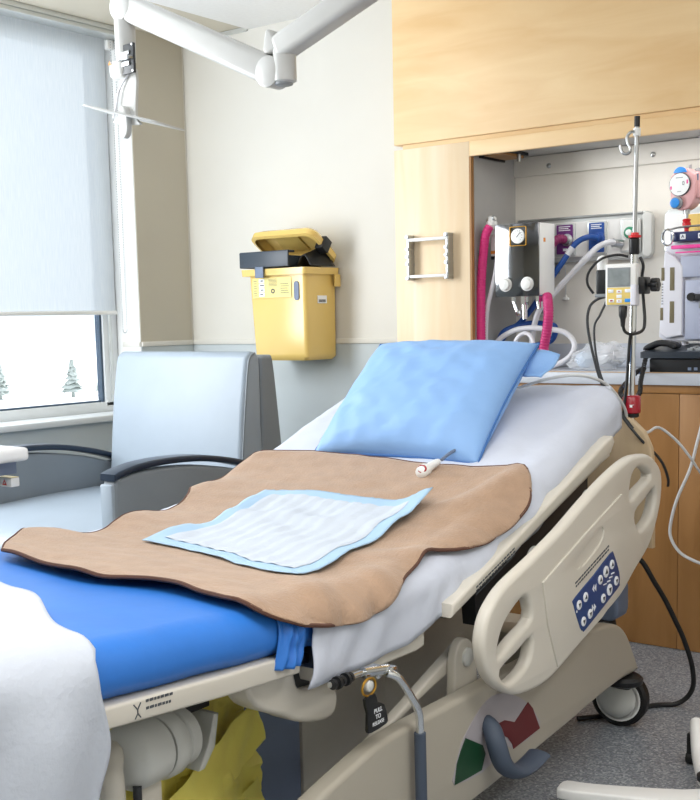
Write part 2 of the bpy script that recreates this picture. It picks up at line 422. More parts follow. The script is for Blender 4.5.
# ------------------------------------------------------------------ headwall
YH = 3.879
up = thing('upper_cabinet', 'long maple upper cabinet running along the headwall under the ceiling', 'cabinet', (-1.3, 4.06, 1.885))
MB().box((-2.665, YH, 1.885), (.6, YB-.002, ZC-.016), .002).build('front_panel', M['wood'], up)
MB().box((-2.63, YH+.012, 1.866), (.6, YB-.002, 1.8845)).build('recess_strip', M['wood'], up)
sd = thing('tall_side_cabinet', 'tall light-washed maple side panel left of the alcove', 'cabinet', (-2.49, 4.06, 0))
MB().box((-2.665, YH, 0), (-2.317, YB-.006, 1.8655), .0015).build('side_panel', M['wood_lit'], sd)
MB().box((-2.318, YH, .99), (-2.309, YH+.02, 1.808)).build('edge_strip', M['wood_shaded'], sd)
fa = thing('alcove_fascia', 'maple rail across the top of the equipment alcove', 'fascia board', (-1.0, 3.9, 1.81))
MB().box((-2.3165, YH, 1.81), (.6, YH+.022, 1.8655), .0015).build('fascia_board', M['wood'], fa)
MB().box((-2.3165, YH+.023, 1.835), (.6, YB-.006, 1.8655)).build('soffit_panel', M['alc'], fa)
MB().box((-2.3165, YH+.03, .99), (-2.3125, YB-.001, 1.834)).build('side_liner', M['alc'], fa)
bb = thing('backing_rail', 'cream backing rail with screws high on the alcove wall', 'rail', (-1.0, 4.22, 1.75))
MB().box((-2.312, YB-.018, 1.757), (.6, YB-.0005, 1.833), .002).build('batten', M['alc_back'], bb)
for x in (-2.153, -1.72): MB().lathe((x, YB-.018, 1.79), (0, -1, 0), [(0, .010), (.003, .010), (.006, .005)], 12).build('screw', M['steel_sat'], bb)
kb = thing('shelf_bracket', 'dark steel bracket under the alcove top beside the side panel', 'bracket', (-2.25, 4.0, 1.81))
MB().box((-2.30, 3.925, 1.822), (-2.19, 4.12, 1.834)).box((-2.30, 3.925, 1.806), (-2.294, 4.12, 1.823)).build('channel', M['black'], kb)
MB().box((-2.285, 3.94, 1.812), (-2.20, 4.10, 1.8215)).build('wood_runner', M['wood_shaded'], kb)
MB().cyl((-2.195, 4.05, 1.822), (-2.195, 4.05, 1.795), .008, n=10).build('bolt', M['steel_sat'], kb)
struct(MB().box((-2.3125, YB-.003, 1.0), (.6, YB, 1.757)), 'wall_alcove', M['alc_back'], 'cream back of the equipment alcove')
struct(MB().box((-2.3125, YB-.02, .991), (.6, YB-.0035, 1.083), .003), 'trim_6', M['counter'], 'grey laminate upstand behind the worktop')
ct = thing('worktop', 'grey laminate worktop with worn tan edge in the alcove', 'countertop', (-1.0, 4.05, .945))
MB().box((-2.3125, YH-.016, .946), (.6, YB-.021, .990), .002).build('top_slab', M['counter'], ct)
MB().box((-2.3125, YH-.0175, .9885), (.6, YH-.008, .9912)).build('edge_band', M['counter_edge'], ct)
bc = thing('base_cabinet', 'shade-darkened maple base cabinet under the alcove worktop', 'cabinet', (-1.0, 4.05, 0))
MB().box((-2.3165, YH+.02, 0), (.6, YB-.006, .9455)).build('carcass', M['wood_shaded'], bc)
MB().box((-2.3165, YH+.0005, .917), (.6, YH+.0205, .9455), .001).build('top_rail', M['wood_shaded'], bc)
for x0, x1 in ((-2.3165, -1.478), (-1.476, -.7), (-.698, .6)):
    MB().box((x0, YH+.0005, .002), (x1, YH+.0195, .9145), .0012).build('door', M['wood_shaded'], bc)

# metal holder frame on the side panel
hf = thing('glove_box_holder', 'empty square chrome and white wire holder on the tall side cabinet', 'holder', (-2.487, YH-.02, 1.35))
X0, X1, Z0, Z1, Y0 = -2.575, -2.395, 1.36, 1.508, YH-.03
MB().box((X0, Y0-.01, Z1-.009), (X1, Y0+.006, Z1+.004), .003).build('top_bar', M['white_p'], hf)
MB().box((X0, Y0-.01, Z0-.004), (X1, Y0+.006, Z0+.008), .003).build('bottom_bar', M['white_p'], hf)
for x in (X0-.006, X1-.004):
    a = MB().box((x-.005, Y0-.008, Z0-.012), (x+.007, YH-.0005, Z1+.012), .002)
    for z in (Z0-.012, Z0+.045, (Z0+Z1)/2, Z1-.045, Z1+.004): a.box((x-.011, Y0-.012, z), (x+.008, YH-.001, z+.014), .002)
    a.build('side_rail', M['steel_sat'], hf)

# ------------------------------------------------------------------ sharps bin on the wall
sb = thing('sharps_bin', 'yellow sharps bin with open lid hung on the back wall', 'sharps bin', (-3.4, 4.12, 1.03))
def bin_ring(z, x0, x1, y0, y1, r=.018):
    return [V((p[0], p[1], z)) for p in rrect(x0, y0, x1, y1, r, 4)]
YF = 4.0
b = MB(); rings = []
for z, k in ((1.03, .012), (1.045, 0), (1.06, 0), (1.20, 0), (1.425, 0)):
    t = (z-1.03)/.4
    rings.append(bin_ring(z, -3.552-.022*t+k, -3.242+.004*t-k, YF+.006-.006*t+k, YB-.012-k))
b.sweep(rings); b.build('body', M['yellow'], sb)
r_ = MB(); r_.sweep([bin_ring(1.415, -3.603, -3.222, YF-.02, YB-.006), bin_ring(1.445, -3.606, -3.219, YF-.022, YB-.006)]); r_.build('rim', M['yellow'], sb)
MB().box((-3.49, YF-.004, 1.41), (-3.44, YF-.002, 1.42)).build('rim_notch', M['yellow_in'], sb)
# counterbalance tray, black
tr = MB()
tr.box((-3.60, YF-.03, 1.452), (-3.31, YF-.02, 1.522), .003).box((-3.60, YF-.02, 1.452), (-3.31, YF+.13, 1.46), .002).box((-3.60, YF-.028, 1.514), (-3.31, YF+.02, 1.524), .003)
tr.box((-3.60, YF-.02, 1.452), (-3.592, YF+.13, 1.50)).box((-3.318, YF-.02, 1.452), (-3.31, YF+.13, 1.50))
tr.build('tray', M['tray'], sb, 'dark tray insert')
MB().box((-3.505, YF-.034, 1.405), (-3.455, YF-.024, 1.455), .003).build('latch', M['slate'], sb)
# lid tilted back, rounded shallow tray
lid = MB()
LM = Matrix.Translation((-3.395, YB-.035, 1.462)) @ Matrix.Rotation(math.radians(-34), 4, 'X')
def LP(x, y, z): return LM @ V((x, y, z))
def lid_ring(k, z): return [LP(p[0], p[1], z) for p in rrect(-.19+k, -.23+k, .185-k, .0-k, .045, 6)]
lid.sweep([lid_ring(.014, .0), lid_ring(.0, .004), lid_ring(0, .03), lid_ring(.02, .052), lid_ring(.028, .046), lid_ring(.022, .012)], caps=False)
rr = lid_ring(.0285, .045); lid.bm.faces.new([lid.bm.verts.new(p) for p in rr])
lid.build('lid', M['yellow'], sb)
MB().box((-.09, -.17, .036), (.05, -.07, .044), .003, mtx=LM).build('lid_boss', M['yellow_in'], sb)
fl = MB(); fl.grid(lambda u, v: V((-3.30+.085*u, YF+.02+.17*v, 1.452+.105*math.sin(PI*min(1, u*1.1))*(.45+.55*v))), 8, 8); fl.build('flap', M['black'], sb, solid=.004)
MB().box((.150, -.145, -.012), (.196, -.095, .05), .004, mtx=LM).build('lid_clip', M['black'], sb)
hb = MB(); hb.box((-3.225, YB-.05, 1.36), (-3.215, YB-.01, 1.415), .002); hb.build('wall_clip', M['yellow'], sb)
# labels on the front
lb = MB().box((-3.548, YF-.0025, 1.315), (-3.318, YF-.0012, 1.405)); lb.build('label', M['yellow_lab'], sb, 'pale yellow instruction label')
pic = MB()
for k in range(4): pic.box((-3.508, YF-.0035, 1.322+.0205*k), (-3.476, YF-.0026, 1.339+.0205*k))
pic.build('pictogram', M['white_ink'], sb)
def printed(rows, nm='lettering'):
    p_ = MB()
    for x0, x1, z0, z1 in rows: p_.box((x0, YF-.0042, z0), (x1, YF-.0036, z1))
    return p_
printed([(-3.502+.004*(k % 2), -3.484+.003*(k % 3), 1.328+.0205*k, 1.333+.0205*k) for k in range(4)]).build('pictogram_print', M['ink'], sb)
printed([(-3.54, -3.522, 1.325+.011*k, 1.327+.011*k) for k in range(7)]).build('lettering', M['ink'], sb)
printed([(-3.45, -3.40, 1.368+.006*k, 1.3695+.006*k) for k in range(6)]).build('lettering', M['ink'], sb)
printed([(-3.38+.003*(k % 2), -3.33-.004*(k % 3), 1.335+.010*k, 1.337+.010*k) for k in range(5)]).build('lettering', M['ink'], sb)
p_ = MB(); p_.shape([arc(-3.425, 1.345, .011, 0, 360, 12)[:-1], arc(-3.425, 1.345, .006, 0, 360, 12)[:-1]], .0003, XZ(YF-.0039)); p_.build('hazard_ring', M['ink'], sb)
MB().shape([rrect(-3.302, 1.30, -3.274, 1.385, .013)], .002, XZ(YF-.002), .001).build('level_window', M['slate'], sb)
st = MB().box((-3.2385, YF+.085, 1.285), (-3.2355, YF+.15, 1.32)); st.build('sticker', M['white_ink'], sb)
bcx = MB(); yy = YF+.092
while yy < YF+.14:
    wd = random.uniform(.0015, .004); bcx.box((-3.2354, yy, 1.290), (-3.2347, yy+wd, 1.302)); yy += wd+.002
bcx.build('bar_print', M['ink'], sb)

for o_ in sb.children: o_.location.z -= .011

# ------------------------------------------------------------------ recliner
rc = thing('recliner_chair', 'pale grey vinyl recliner with dark armrest caps below the window', 'armchair', (-3.4, 3.0, 0))
def prof_sweep(mb, prof, x0, x1, bev=.03):
    mb.shape([prof], abs(x1-x0)/2, YZ((x0+x1)/2), bev, 4)
# back cushion: profile in Y,Z
bp_ = crl([(3.262, .45), (3.275, .62), (3.30, .85), (3.33, 1.03), (3.345, 1.07), (3.375, 1.083), (3.405, 1.07), (3.415, 1.03), (3.415, .80), (3.41, .45)], 4)
b = MB(); prof_sweep(b, bp_, -3.755, -3.00, .022); b.build('back_cushion', M['vinyl'], rc)
bs = crl([(3.418, .30), (3.418, .80), (3.418, 1.03), (3.435, 1.062), (3.475, 1.062), (3.50, 1.04), (3.53, .80), (3.56, .50), (3.56, .30)], 4)
b = MB(); prof_sweep(b, bs, -3.745, -3.005, .016); b.build('back_shell', M['vinyl_s'], rc)
# piping on the edge of the back cushion
pp = MB()
pp.tube([(-3.001, p[0]+.006, p[1]) for p in ((3.266, .48), (3.29, .70), (3.315, .90), (3.335, 1.03), (3.352, 1.066), (3.375, 1.076))], .004, 6); pp.build('piping', M['vinyl_s'], rc)
# seat
sp_ = crl([(3.26, .34), (3.26, .50), (3.1, .52), (2.8, .515), (2.55, .495), (2.43, .455), (2.40, .38), (2.42, .30), (2.8, .28)], 4)
b = MB(); prof_sweep(b, sp_, -3.78, -3.014, .02); b.build('seat', M['vinyl'], rc)
MB().box((-3.80, 2.47, .06), (-3.05, 3.5, .279), .01).build('base_panel', M['vinyl_s'], rc)
# arms
arm_p = crl([(2.59, .08), (2.582, .40), (2.59, .655), (2.63, .682), (2.75, .693), (2.95, .686), (3.15, .655), (3.30, .615), (3.40, .58), (3.42, .3), (3.40, .08)], 4)
for nm, x0, x1 in (('arm_panel', -3.012, -2.945), ('arm_panel', -3.85, -3.78)):
    b = MB(); prof_sweep(b, arm_p, x0, x1, .014); b.build(nm, M['vinyl_s'], rc)
for x0, x1 in ((-3.008, -2.949), (-3.846, -3.784)):
    b = MB().box((x0, 2.575, .09), (x1, 2.592, .66), .006); b.build('arm_front', M['vinyl'], rc)
cap_t = [(2.585, .695), (2.63, .708), (2.72, .722), (2.85, .726), (3.0, .718), (3.15, .694), (3.30, .656), (3.42, .615)]
capl = [(p.x, p.y) for p in cr([(a, z, 0) for a, z in cap_t], 4)]
cap = capl+[(a, z-.024) for a, z in reversed(capl)]
for x0, x1 in ((-3.020, -2.937), (-3.855, -3.77)):
    b = MB(); prof_sweep(b, cap, x0, x1, .009); b.build('armrest', M['arm_navy'], rc)
for x in (-3.85, -3.0):
    for y in (2.65, 3.35): MB().cyl((x, y, 0), (x, y, .085), .025, .03, 12).build('foot', M['black'], rc)

# ------------------------------------------------------------------ overbed table (only a corner is in view)
ot = thing('overbed_table', 'white topped overbed table corner beside the recliner', 'table', (-2.95, 1.9, 0))
MB().box((-3.15, 1.60, .828), (-2.62, 2.0, .866), .012, 3).build('table_top', M['tabletop'], ot)
MB().box((-3.10, 1.63, .79), (-2.662, 1.985, .8275), .004).build('drawer_rail', M['slate'], ot)
h_ = MB().box((-2.80, 1.97, .752), (-2.672, 1.999, .778), .003); hnd = h_.build('lever', M['tabletop'], ot, 'white height lever with warning sticker')
MB().box((-2.735, 1.9695, .7785), (-2.674, 1.998, .7792)).build('sticker', M['yellow_key'], hnd)
tri = MB(); tri.shape([[(-2.712, .757), (-2.692, .757), (-2.702, .773)], [(-2.707, .7605), (-2.697, .7605), (-2.702, .7685)]], .0004, XZ(1.9693)); tri.build('warning_mark', M['red'], hnd)
MB().box((-3.0, 1.68, .06), (-2.92, 1.90, .79), .01).build('column', M['bed_lt'], ot)
fo = MB().box((-3.02, 1.5, .05), (-2.90, 2.1, .075), .01); fo.build('foot_bar', M['bed_lt'], ot)
for y in (1.54, 2.06): MB().cyl((-2.99, y, .025), (-2.93, y, .025), .025, n=14).build('wheel', M['black_r'], ot)

# ------------------------------------------------------------------ bed surface
YS = [.6, 1.0, 1.35, 1.7, 1.95, 2.2, 2.5, 2.8, 3.05, 3.12]
ZN = [.735, .72, .695, .668, .66, .69, .785, .90, 1.00, 1.03]
ZF = [.735, .725, .708, .682, .682, .708, .778, .885, .97, .99]
def hermite(y, T):
    if y <= YS[0]: return T[0]
    if y >= YS[-1]: return T[-1]+(y-YS[-1])*.28
    for i in range(len(YS)-1):
        if YS[i] <= y <= YS[i+1]: break
    def sl(k):
        if k == 0: return (T[1]-T[0])/(YS[1]-YS[0])
        if k == len(YS)-1: return (T[-1]-T[-2])/(YS[-1]-YS[-2])
        return (T[k+1]-T[k-1])/(YS[k+1]-YS[k-1])
    h = YS[i+1]-YS[i]; t = (y-YS[i])/h; t2 = t*t; t3 = t2*t
    return (2*t3-3*t2+1)*T[i]+(t3-2*t2+t)*h*sl(i)+(-2*t3+3*t2)*T[i+1]+(t3-t2)*h*sl(i+1)
def S(x, y):
    t = min(1, max(0, (x+2.25)/.9)); return hermite(y, ZF)*(1-t)+hermite(y, ZN)*t
XF, XN, RC = -2.275, -1.335, .055             # mattress edges and shoulder radius
def drape(x, y, off, drop=.6):
    """point on the mattress skin; x beyond the shoulder rolls down the side. returns (pos, normal)"""
    if x > XN-RC:
        s = x-(XN-RC); q = RC*PI/2; z = S(XN-RC, y)
        if s < q: a = s/RC; return V((XN-RC+(RC+off)*math.sin(a), y, z-RC+(RC+off)*math.cos(a)))
        return V((XN+off, y, z-RC-min(drop, s-q)))
    if x < XF+RC:
        s = (XF+RC)-x; q = RC*PI/2; z = S(XF+RC, y)
        if s < q: a = s/RC; return V((XF+RC-(RC+off)*math.sin(a), y, z-RC+(RC+off)*math.cos(a)))
        return V((XF-off, y, z-RC-min(drop, s-q)))
    return V((x, y, S(x, y)+off))
def nz(x, y, s, seed=0): return noise.noise(V((x*s, y*s, seed)))
def lerp_bound(T, t):
    for (a, b), (c, d) in zip(T, T[1:]):
        if a <= t <= c: return b+(d-b)*(t-a)/max(1e-9, c-a)
    return T[-1][1] if t > T[-1][0] else T[0][1]

mt = MB(); rings = []
y = .78
while y < 3.03:
    ring = []; k = 0
    n1 = 6
    zt = lambda x: S(x, y)
    th = .105 if y > 1.7 else .092
    for i in range(n1+1):
        a = PI/2*(1-i/n1); ring.append(V((XN-RC+RC*math.cos(a), y, zt(XN-RC)-RC+RC*math.sin(a))))
    ring.append(V((XN, y, zt(XN-RC)-th+.02))); ring.append(V((XN-.02, y, zt(XN-RC)-th)))
    ring.append(V((XF+.02, y, zt(XF+RC)-th))); ring.append(V((XF, y, zt(XF+RC)-th+.02)))
    for i in range(n1+1):
        a = PI-PI/2*i/n1; ring.append(V((XF+RC+RC*math.cos(a), y, zt(XF+RC)-RC+RC*math.sin(a))))
    for i in range(1, 8):
        x = XF+RC+(XN-XF-2*RC)*i/8; ring.append(V((x, y, zt(x))))
    # soft wrinkles in the cover near the foot section
    ring = [p+V((0, 0, .0035*nz(p.x+p.y*.8, p.y, 6, 2))) for p in ring]
    rings.append(ring); y += .04
mt.sweep(rings)
tag(mt.build('mattress', M['blue_sheet'], angle=60), 'royal blue covered mattress on the adjustable hospital bed', 'mattress')

# fitted white sheet over the head half
L0, L1 = XF-.09, XN+.05
def sheet_w(x, y):
    k = math.exp(-((x-XN)/.20)**2)
    w = (.0025+.004*k)*nz(x*1.2+y*.6, y*1.3, 5, 4)+.0025*nz(x, y*2.2, 11, 5)
    w += .008*k*math.sin(24*(y*.9+x*.7)+3*nz(x, y, 3, 8))*(.5+.5*nz(x, y, 3, 9))
    # folds radiating at the bend of the bed
    w += .014*k*math.exp(-((y-2.42)/.22)**2)*math.sin(38*(x*.9-y*.35)+2*nz(x, y, 4, 6))
    w += .006*math.exp(-((x-XN-.02)/.10)**2)*math.exp(-((y-1.95)/.3)**2)*math.sin(30*y+22*x+2*nz(x, y, 5, 13))
    w += .006*math.exp(-((y-2.72)/.2)**2)*math.exp(-((x+1.45)/.2)**2)*math.sin(30*(x+y*.5))
    return w
def ripple(p, x, y):
    side = max(0, min(1, (x-(XN-.02))/.05)); w = sheet_w(x, y)
    return p+V((abs(w)*1.3*side+.004*side, 0, max(w, -.003)*(1-side)))
def sheet_f(u, v):
    # u along the bed (foot to head), v across (far to near)
    y0 = 1.597+.06*math.sin(PI*v)+.02*math.sin(v*9)
    y = y0+(3.032-y0)*u
    s = L0+(XN+.155-L0)*v if False else None
    bot_far = XF+RC-(RC*PI/2)-.05
    dropn = .052+.045*min(1, max(0, (2.12-y)/.18))+.006*math.sin(y*9)+.008*nz(0, y, 5, 3)
    if 2.42 < y < 2.62: dropn += .022*math.sin(PI*(y-2.42)/.2)
    xe = XN-RC+RC*PI/2+dropn-.0
    x = bot_far+(xe-bot_far)*v
    y -= .006*(1-u)**2*max(0, min(1, (x-(XN-.02))/.14))
    p = drape(x, y, .005)
    p = ripple(p, x, y)
    sb_ = x-(XN-RC+RC*PI/2)
    if sb_ > .01: p += V((.012*math.exp(-((u-.015)/.03)**2)*min(1, (sb_-.01)/.03)*(1+.5*math.sin(x*60)), 0, 0))
    # turned down at the head end
    return p
sh = MB(); sh.grid(sheet_f, 110, 90)
sh.build
sheet = tag(sh.build('bed_sheet', M['sheet'], angle=180), 'white cotton sheet tucked over the raised head half of the bed', 'bed sheet')
md = sheet.modifiers.new('solid', 'SOLIDIFY'); md.thickness = .003; md.offset = 1
# head-end return of the sheet
hd = MB(); hd.grid(lambda u, v: V((XF+.02+(XN-XF-.04)*u, 3.0335+.004*math.sin(u*20), S(XF+.02+(XN-XF-.04)*u, 3.032)+.003-.10*v)), 24, 6)
hd.build('head_flap', M['sheet'], sheet, angle=180, solid=.002)
def gather_f(u, v):
    skx = XN-.03+.118*v; y = 1.555+.075*u-.03*v
    k = math.sin(PI*u)**.6
    return drape(skx, y, .004+k*(.012+.006*math.sin(19*u+5*v+2*nz(u*3, v*3, 1, 81))+.010*nz(u*5, v*2.5, 1.5, 82))*(.35+.65*min(1, v*2.2)))
gc = MB(); gc.grid(gather_f, 26, 20)
gc.build('gathered_cover', M['blue_sheet'], bpy.data.objects['mattress'], angle=180, solid=.002)
# ------------------------------------------------------------------ tan wool blanket
def skin_x(x, y, z):
    """distance across the bed measured along the mattress skin"""
    if x < XN-RC-.004: return x
    h = max(0, S(XN-RC, y)-z)
    return XN-RC+(RC*math.acos(max(-1, 1-h/RC)) if h < RC else RC*PI/2+h-RC)
class Side:
    def __init__(s, pts):
        s.p = [V((p[0], p[1], 0)) for p in pts]; s.l = [0]
        for a, b in zip(s.p, s.p[1:]): s.l.append(s.l[-1]+(b-a).length)
    def __call__(s, t):
        d = t*s.l[-1]
        for k in range(len(s.p)-1):
            if d <= s.l[k+1]+1e-9:
                return s.p[k].lerp(s.p[k+1], (d-s.l[k])/max(1e-9, s.l[k+1]-s.l[k]))
        return s.p[-1]
def coons(F, H, L, R):
    """F,H: foot and head sides (far to near); L,R: far and near sides (foot to head)"""
    def f(u, v):
        a = F(v)*(1-u)+H(v)*u; b = L(u)*(1-v)+R(u)*v
        c = F(0)*(1-u)*(1-v)+F(1)*(1-u)*v+H(0)*u*(1-v)+H(1)*u*v
        return a+b-c
    return f
def smooth_side(pts):
    return Side([(p.x, p.y) for p in cr([(a, b, 0) for a, b in pts], 6)])
foot3 = [(-2.085, 1.505, .707), (-1.923, 1.477, .705), (-1.745, 1.458, .701), (-1.664, 1.489, .695), (-1.59, 1.511, .689), (-1.451, 1.49, .687), (-1.37, 1.485, .676), (-1.338, 1.567, .642), (-1.323, 1.636, .625)]
near3 = [(-1.323, 1.636, .625), (-1.319, 1.724, .613), (-1.322, 1.829, .613), (-1.329, 1.929, .637), (-1.358, 2.017, .655), (-1.368, 2.085, .667), (-1.35, 2.16, .665), (-1.338, 2.272, .672), (-1.338, 2.391, .708), (-1.343, 2.475, .749), (-1.353, 2.505, .773)]
head3 = [(-2.238, 2.522, .802), (-2.113, 2.565, .806), (-2.004, 2.567, .806), (-1.818, 2.552, .802), (-1.643, 2.535, .798), (-1.524, 2.54, .799), (-1.411, 2.55, .803), (-1.378, 2.54, .795), (-1.353, 2.505, .773)]
far3 = [(-2.085, 1.505, 0.707), (-2.176, 1.596, 0.702), (-2.246, 1.707, 0.699), (-2.224, 1.76, 0.704), (-2.161, 1.819, 0.701), (-2.194, 1.946, 0.696), (-2.208, 2.027, 0.702), (-2.187, 2.061, 0.704), (-2.193, 2.159, 0.716), (-2.247, 2.273, 0.737), (-2.217, 2.323, 0.744), (-2.255, 2.428, 0.775), (-2.238, 2.522, 0.802)]
CV = lambda T: smooth_side([(skin_x(*q), q[1]) for q in T])
BQ = coons(CV(foot3), CV(head3), CV(far3), CV(near3))
def blanket_f(u, v):
    q = BQ(u, v); x, y = q.x, q.y
    w = .003+.002*(1+nz(x, y, 5, 11))+.002*nz(x, y, 14, 12)
    w += .020*math.exp(-(v/.12)**2)*(.5+.5*math.sin(24*u+2.4))*(1-.4*u)*min(1, u*12)
    w += .010*math.exp(-((1-v)/.10)**2)*max(0, math.sin(19*u+2.2))
    w += .014*math.exp(-((u-.50+.10*(1-v))/.05)**2)*(v**3) + .012*math.exp(-((u-.12)/.10)**2)*(1-v)
    w += .006*math.exp(-(u/.06)**2)*(.5+.5*math.sin(24*v))
    return ripple(drape(x, y, max(w, .002)+.0095), x, y)
bk = MB(); bk.grid(blanket_f, 120, 90)
blk = tag(bk.build('wool_blanket', M['tan'], angle=180), 'tan wool bed pad with dark stitched edge lying across the bed', 'blanket')
md = blk.modifiers.new('solid', 'SOLIDIFY'); md.thickness = .006; md.offset = 1
edge = [blanket_f(0, k/60) for k in range(60)]+[blanket_f(k/80, 1) for k in range(80)]+[blanket_f(1, 1-k/60) for k in range(60)]+[blanket_f(1-k/80, 0) for k in range(80)]
e_ = MB(); e_.tube([p+V((0, 0, .003)) for p in edge], .0045, 6, 1, True)
e_.build('stitched_edge', M['stitch'], blk)

# ------------------------------------------------------------------ disposable underpad
PF, PH = [(-1.955, 1.80), (-1.69, 1.765), (-1.45, 1.735)], [(-2.0, 2.29), (-1.765, 2.315), (-1.52, 2.345)]
def quad(u, v):
    def side(T, t):
        a, b, c = [V((q[0], q[1], 0)) for q in T]
        return (a*(1-t)**2+b*2*t*(1-t)+c*t*t) if False else (a.lerp(b, t*2) if t < .5 else b.lerp(c, t*2-1))
    a, b = side(PF, v), side(PH, v); return a.lerp(b, u)
_bl = [(blanket_f(i/60, k/45)) for i in range(61) for k in range(46)]
from mathutils.kdtree import KDTree
_kd = KDTree(len(_bl))
for i, p in enumerate(_bl): _kd.insert((p.x, p.y, 0), i)
_kd.balance()
def blanket_top(x, y):
    n_ = _kd.find_n((x, y, 0), 4); return sum(_bl[k[1]].z/(k[2]+1e-4) for k in n_)/sum(1/(k[2]+1e-4) for k in n_)
def pad_f(u, v, off=.009):
    q = quad(u, v)
    q += V((.02*math.sin(7*u+1)*(v-.5), .015*math.sin(6*v), 0))
    w = .006*abs(nz(q.x, q.y, 8, 21))+.010*math.exp(-((u-.62-.1*v)/.06)**2)*(.4+.6*math.sin(PI*v))+.006*max(0, math.sin(13*u+5*v))*math.sin(PI*u)
    w += .030*math.exp(-((1-v)/.10)**2)*(u**1.5)*(.6+.4*math.sin(u*8))
    w += .022*math.exp(-(v/.07)**2)*max(0, math.sin(PI*u))*(.5+.5*math.sin(9*u))
    return V((q.x, q.y, max(blanket_top(q.x, q.y), S(q.x, q.y)+.012)+off+w))
pd = MB(); pd.grid(pad_f, 60, 60)
pad = tag(pd.build('underpad', M['pad_b'], angle=180), 'white disposable underpad with pale blue border on the tan blanket', 'underpad')
md = pad.modifiers.new('solid', 'SOLIDIFY'); md.thickness = .002; md.offset = 1
pq = MB(); pq.grid(lambda u, v: pad_f(.07+.86*u, .075+.85*v, .0125)+V((0, 0, .0025*(math.sin(u*PI)*math.sin(v*PI))**.3+.0012*math.sin(v*60))), 60, 60)
pq.build('quilted_core', M['pad_w'], pad, angle=180)

# ------------------------------------------------------------------ pillow
pil = MB()
PC, AZ, TILT = V((-1.80, 2.755, .966)), math.radians(1.5), math.radians(40)
PM = Matrix.Translation(PC) @ Matrix.Rotation(AZ, 4, 'Z') @ Matrix.Rotation(TILT, 4, 'X')
def pillow_f(u, v, side):
    a, b_ = 2*u-1, 2*v-1
    hw, hh = .272, .238
    # edges pulled in between the corners
    x = a*hw*(1-.05*(1-abs(a)**2)*0-.045*(1-b_*b_)*abs(a)**3*-0-.05*(1-b_*b_)*(a*a))
    yv = b_*hh*(1-.06*(1-a*a)*(b_*b_))
    h = .095*((1-abs(a)**2.6)*(1-abs(b_)**2.6))**.5
    z = h*side+side*.006*nz(a*1.5+b_, b_*1.5, 2.5, 31)*(1-a**4)*(1-b_**4)+side*.004*nz(a*3-b_*2, b_*3, 3, 33)*(1-a**4)*(1-b_**4)
    k = (1-a**6)*(1-b_**6)
    z += side*k*(.008*nz(a*2.2+b_*1.2, b_*2.0-a, 2.2, 35)+.005*math.sin(9*a+5*b_+4*nz(a, b_, 1.5, 36))*max(0, abs(a)-.35)+.006*abs(nz(a*1.2-b_*2.6, b_, 2.6, 37))-.004)
    p = PM @ V((x, yv, z))
    return p
n = 40
for sgn in (1, -1):
    pil.grid(lambda u, v: pillow_f(u, v, sgn), n, n)
pillow = tag(pil.build('pillow', M['pillow'], angle=180), 'light blue pillow propped at the head of the bed', 'pillow')
bord = [(t, 0) for t in [k/20 for k in range(20)]]+[(1, k/20) for k in range(20)]+[(1-k/20, 1) for k in range(20)]+[(0, 1-k/20) for k in range(20)]
sm = MB(); sm.tube([pillow_f(a, b_, 1) for a, b_ in bord], .0035, 6, 1, True); sm.build('seam', M['seam'], pillow)
tl = MB(); tl.grid(lambda u, v: PM @ V((.25+.09*u-.02*u*v, .232-.10*v-.02*u, .008*math.sin(5*v+u*3)-.02)), 8, 8); tl.build('open_end', M['pillow'], pillow, angle=180, solid=.004)

# nurse call handset
cb = thing('call_handset', 'small white nurse call button on the tan blanket below the pillow', 'call button', (-1.61, 2.49, .80))
def onb(x, y, o): return V((x, y, S(x, y)+.018+o))
h_ = MB()
dirv = (onb(-1.605, 2.54, .014)-onb(-1.62, 2.44, .014)).normalized()
h_.lathe(onb(-1.62, 2.445, .016), dirv, [(0, .004), (.004, .014), (.012, .017), (.03, .017), (.042, .012), (.075, .0095), (.085, .006), (.087, .001)], 18)
h_.build('handset', M['white_p'], cb)
u_, w_, d_ = basis(dirv)
nrm = V((0.25, -.75, .62)).normalized()
p0 = onb(-1.615, 2.455, .024)
MB().lathe(p0, nrm, [(0, .0125), (.004, .0125), (.006, .011)], 18).build('button', M['dred'], cb)
cr_ = MB(); a1, a2, _ = basis(nrm)
for d in (a1, a2):
    cr_.cyl(p0+nrm*.0068-d*.006, p0+nrm*.0068+d*.006, .0016, n=6)
cr_.build('cross_mark', M['white_ink'], cb)
MB().tube([onb(-1.604, 2.53, .016), onb(-1.595, 2.57, .02), onb(-1.585, 2.62, .012), onb(-1.58, 2.68, .01)], .0045, 8).build('cord', M['slate'], cb)

# white blanket hanging at the foot
def foot_f(u, v):
    xe = XN-RC+RC*PI/2+.34
    x = -2.33+(xe+2.33)*v
    xt = min(x, XN)
    yb = 1.118+(XN-xt)*.385+.018*math.sin(xt*14)+(.012*math.sin(v*40) if x > XN else 0)
    y = .74+(yb-.74)*u
    w = .014+.010*nz(x, y, 4, 41)+.006*math.sin(20*x+7*y)*(.4+.6*u)
    p = drape(x, y, max(.008, w), .5)
    if x > XN: p.x += .014*math.sin(y*30+x*3)*min(1, (x-XN)/.1)
    return p
ft = MB(); ft.grid(foot_f, 50, 100)
fblk = tag(ft.build('cotton_blanket', M['white_bl'], angle=180), 'white cotton blanket hanging over the foot of the bed', 'blanket')
md = fblk.modifiers.new('solid', 'SOLIDIFY'); md.thickness = .006; md.offset = 1

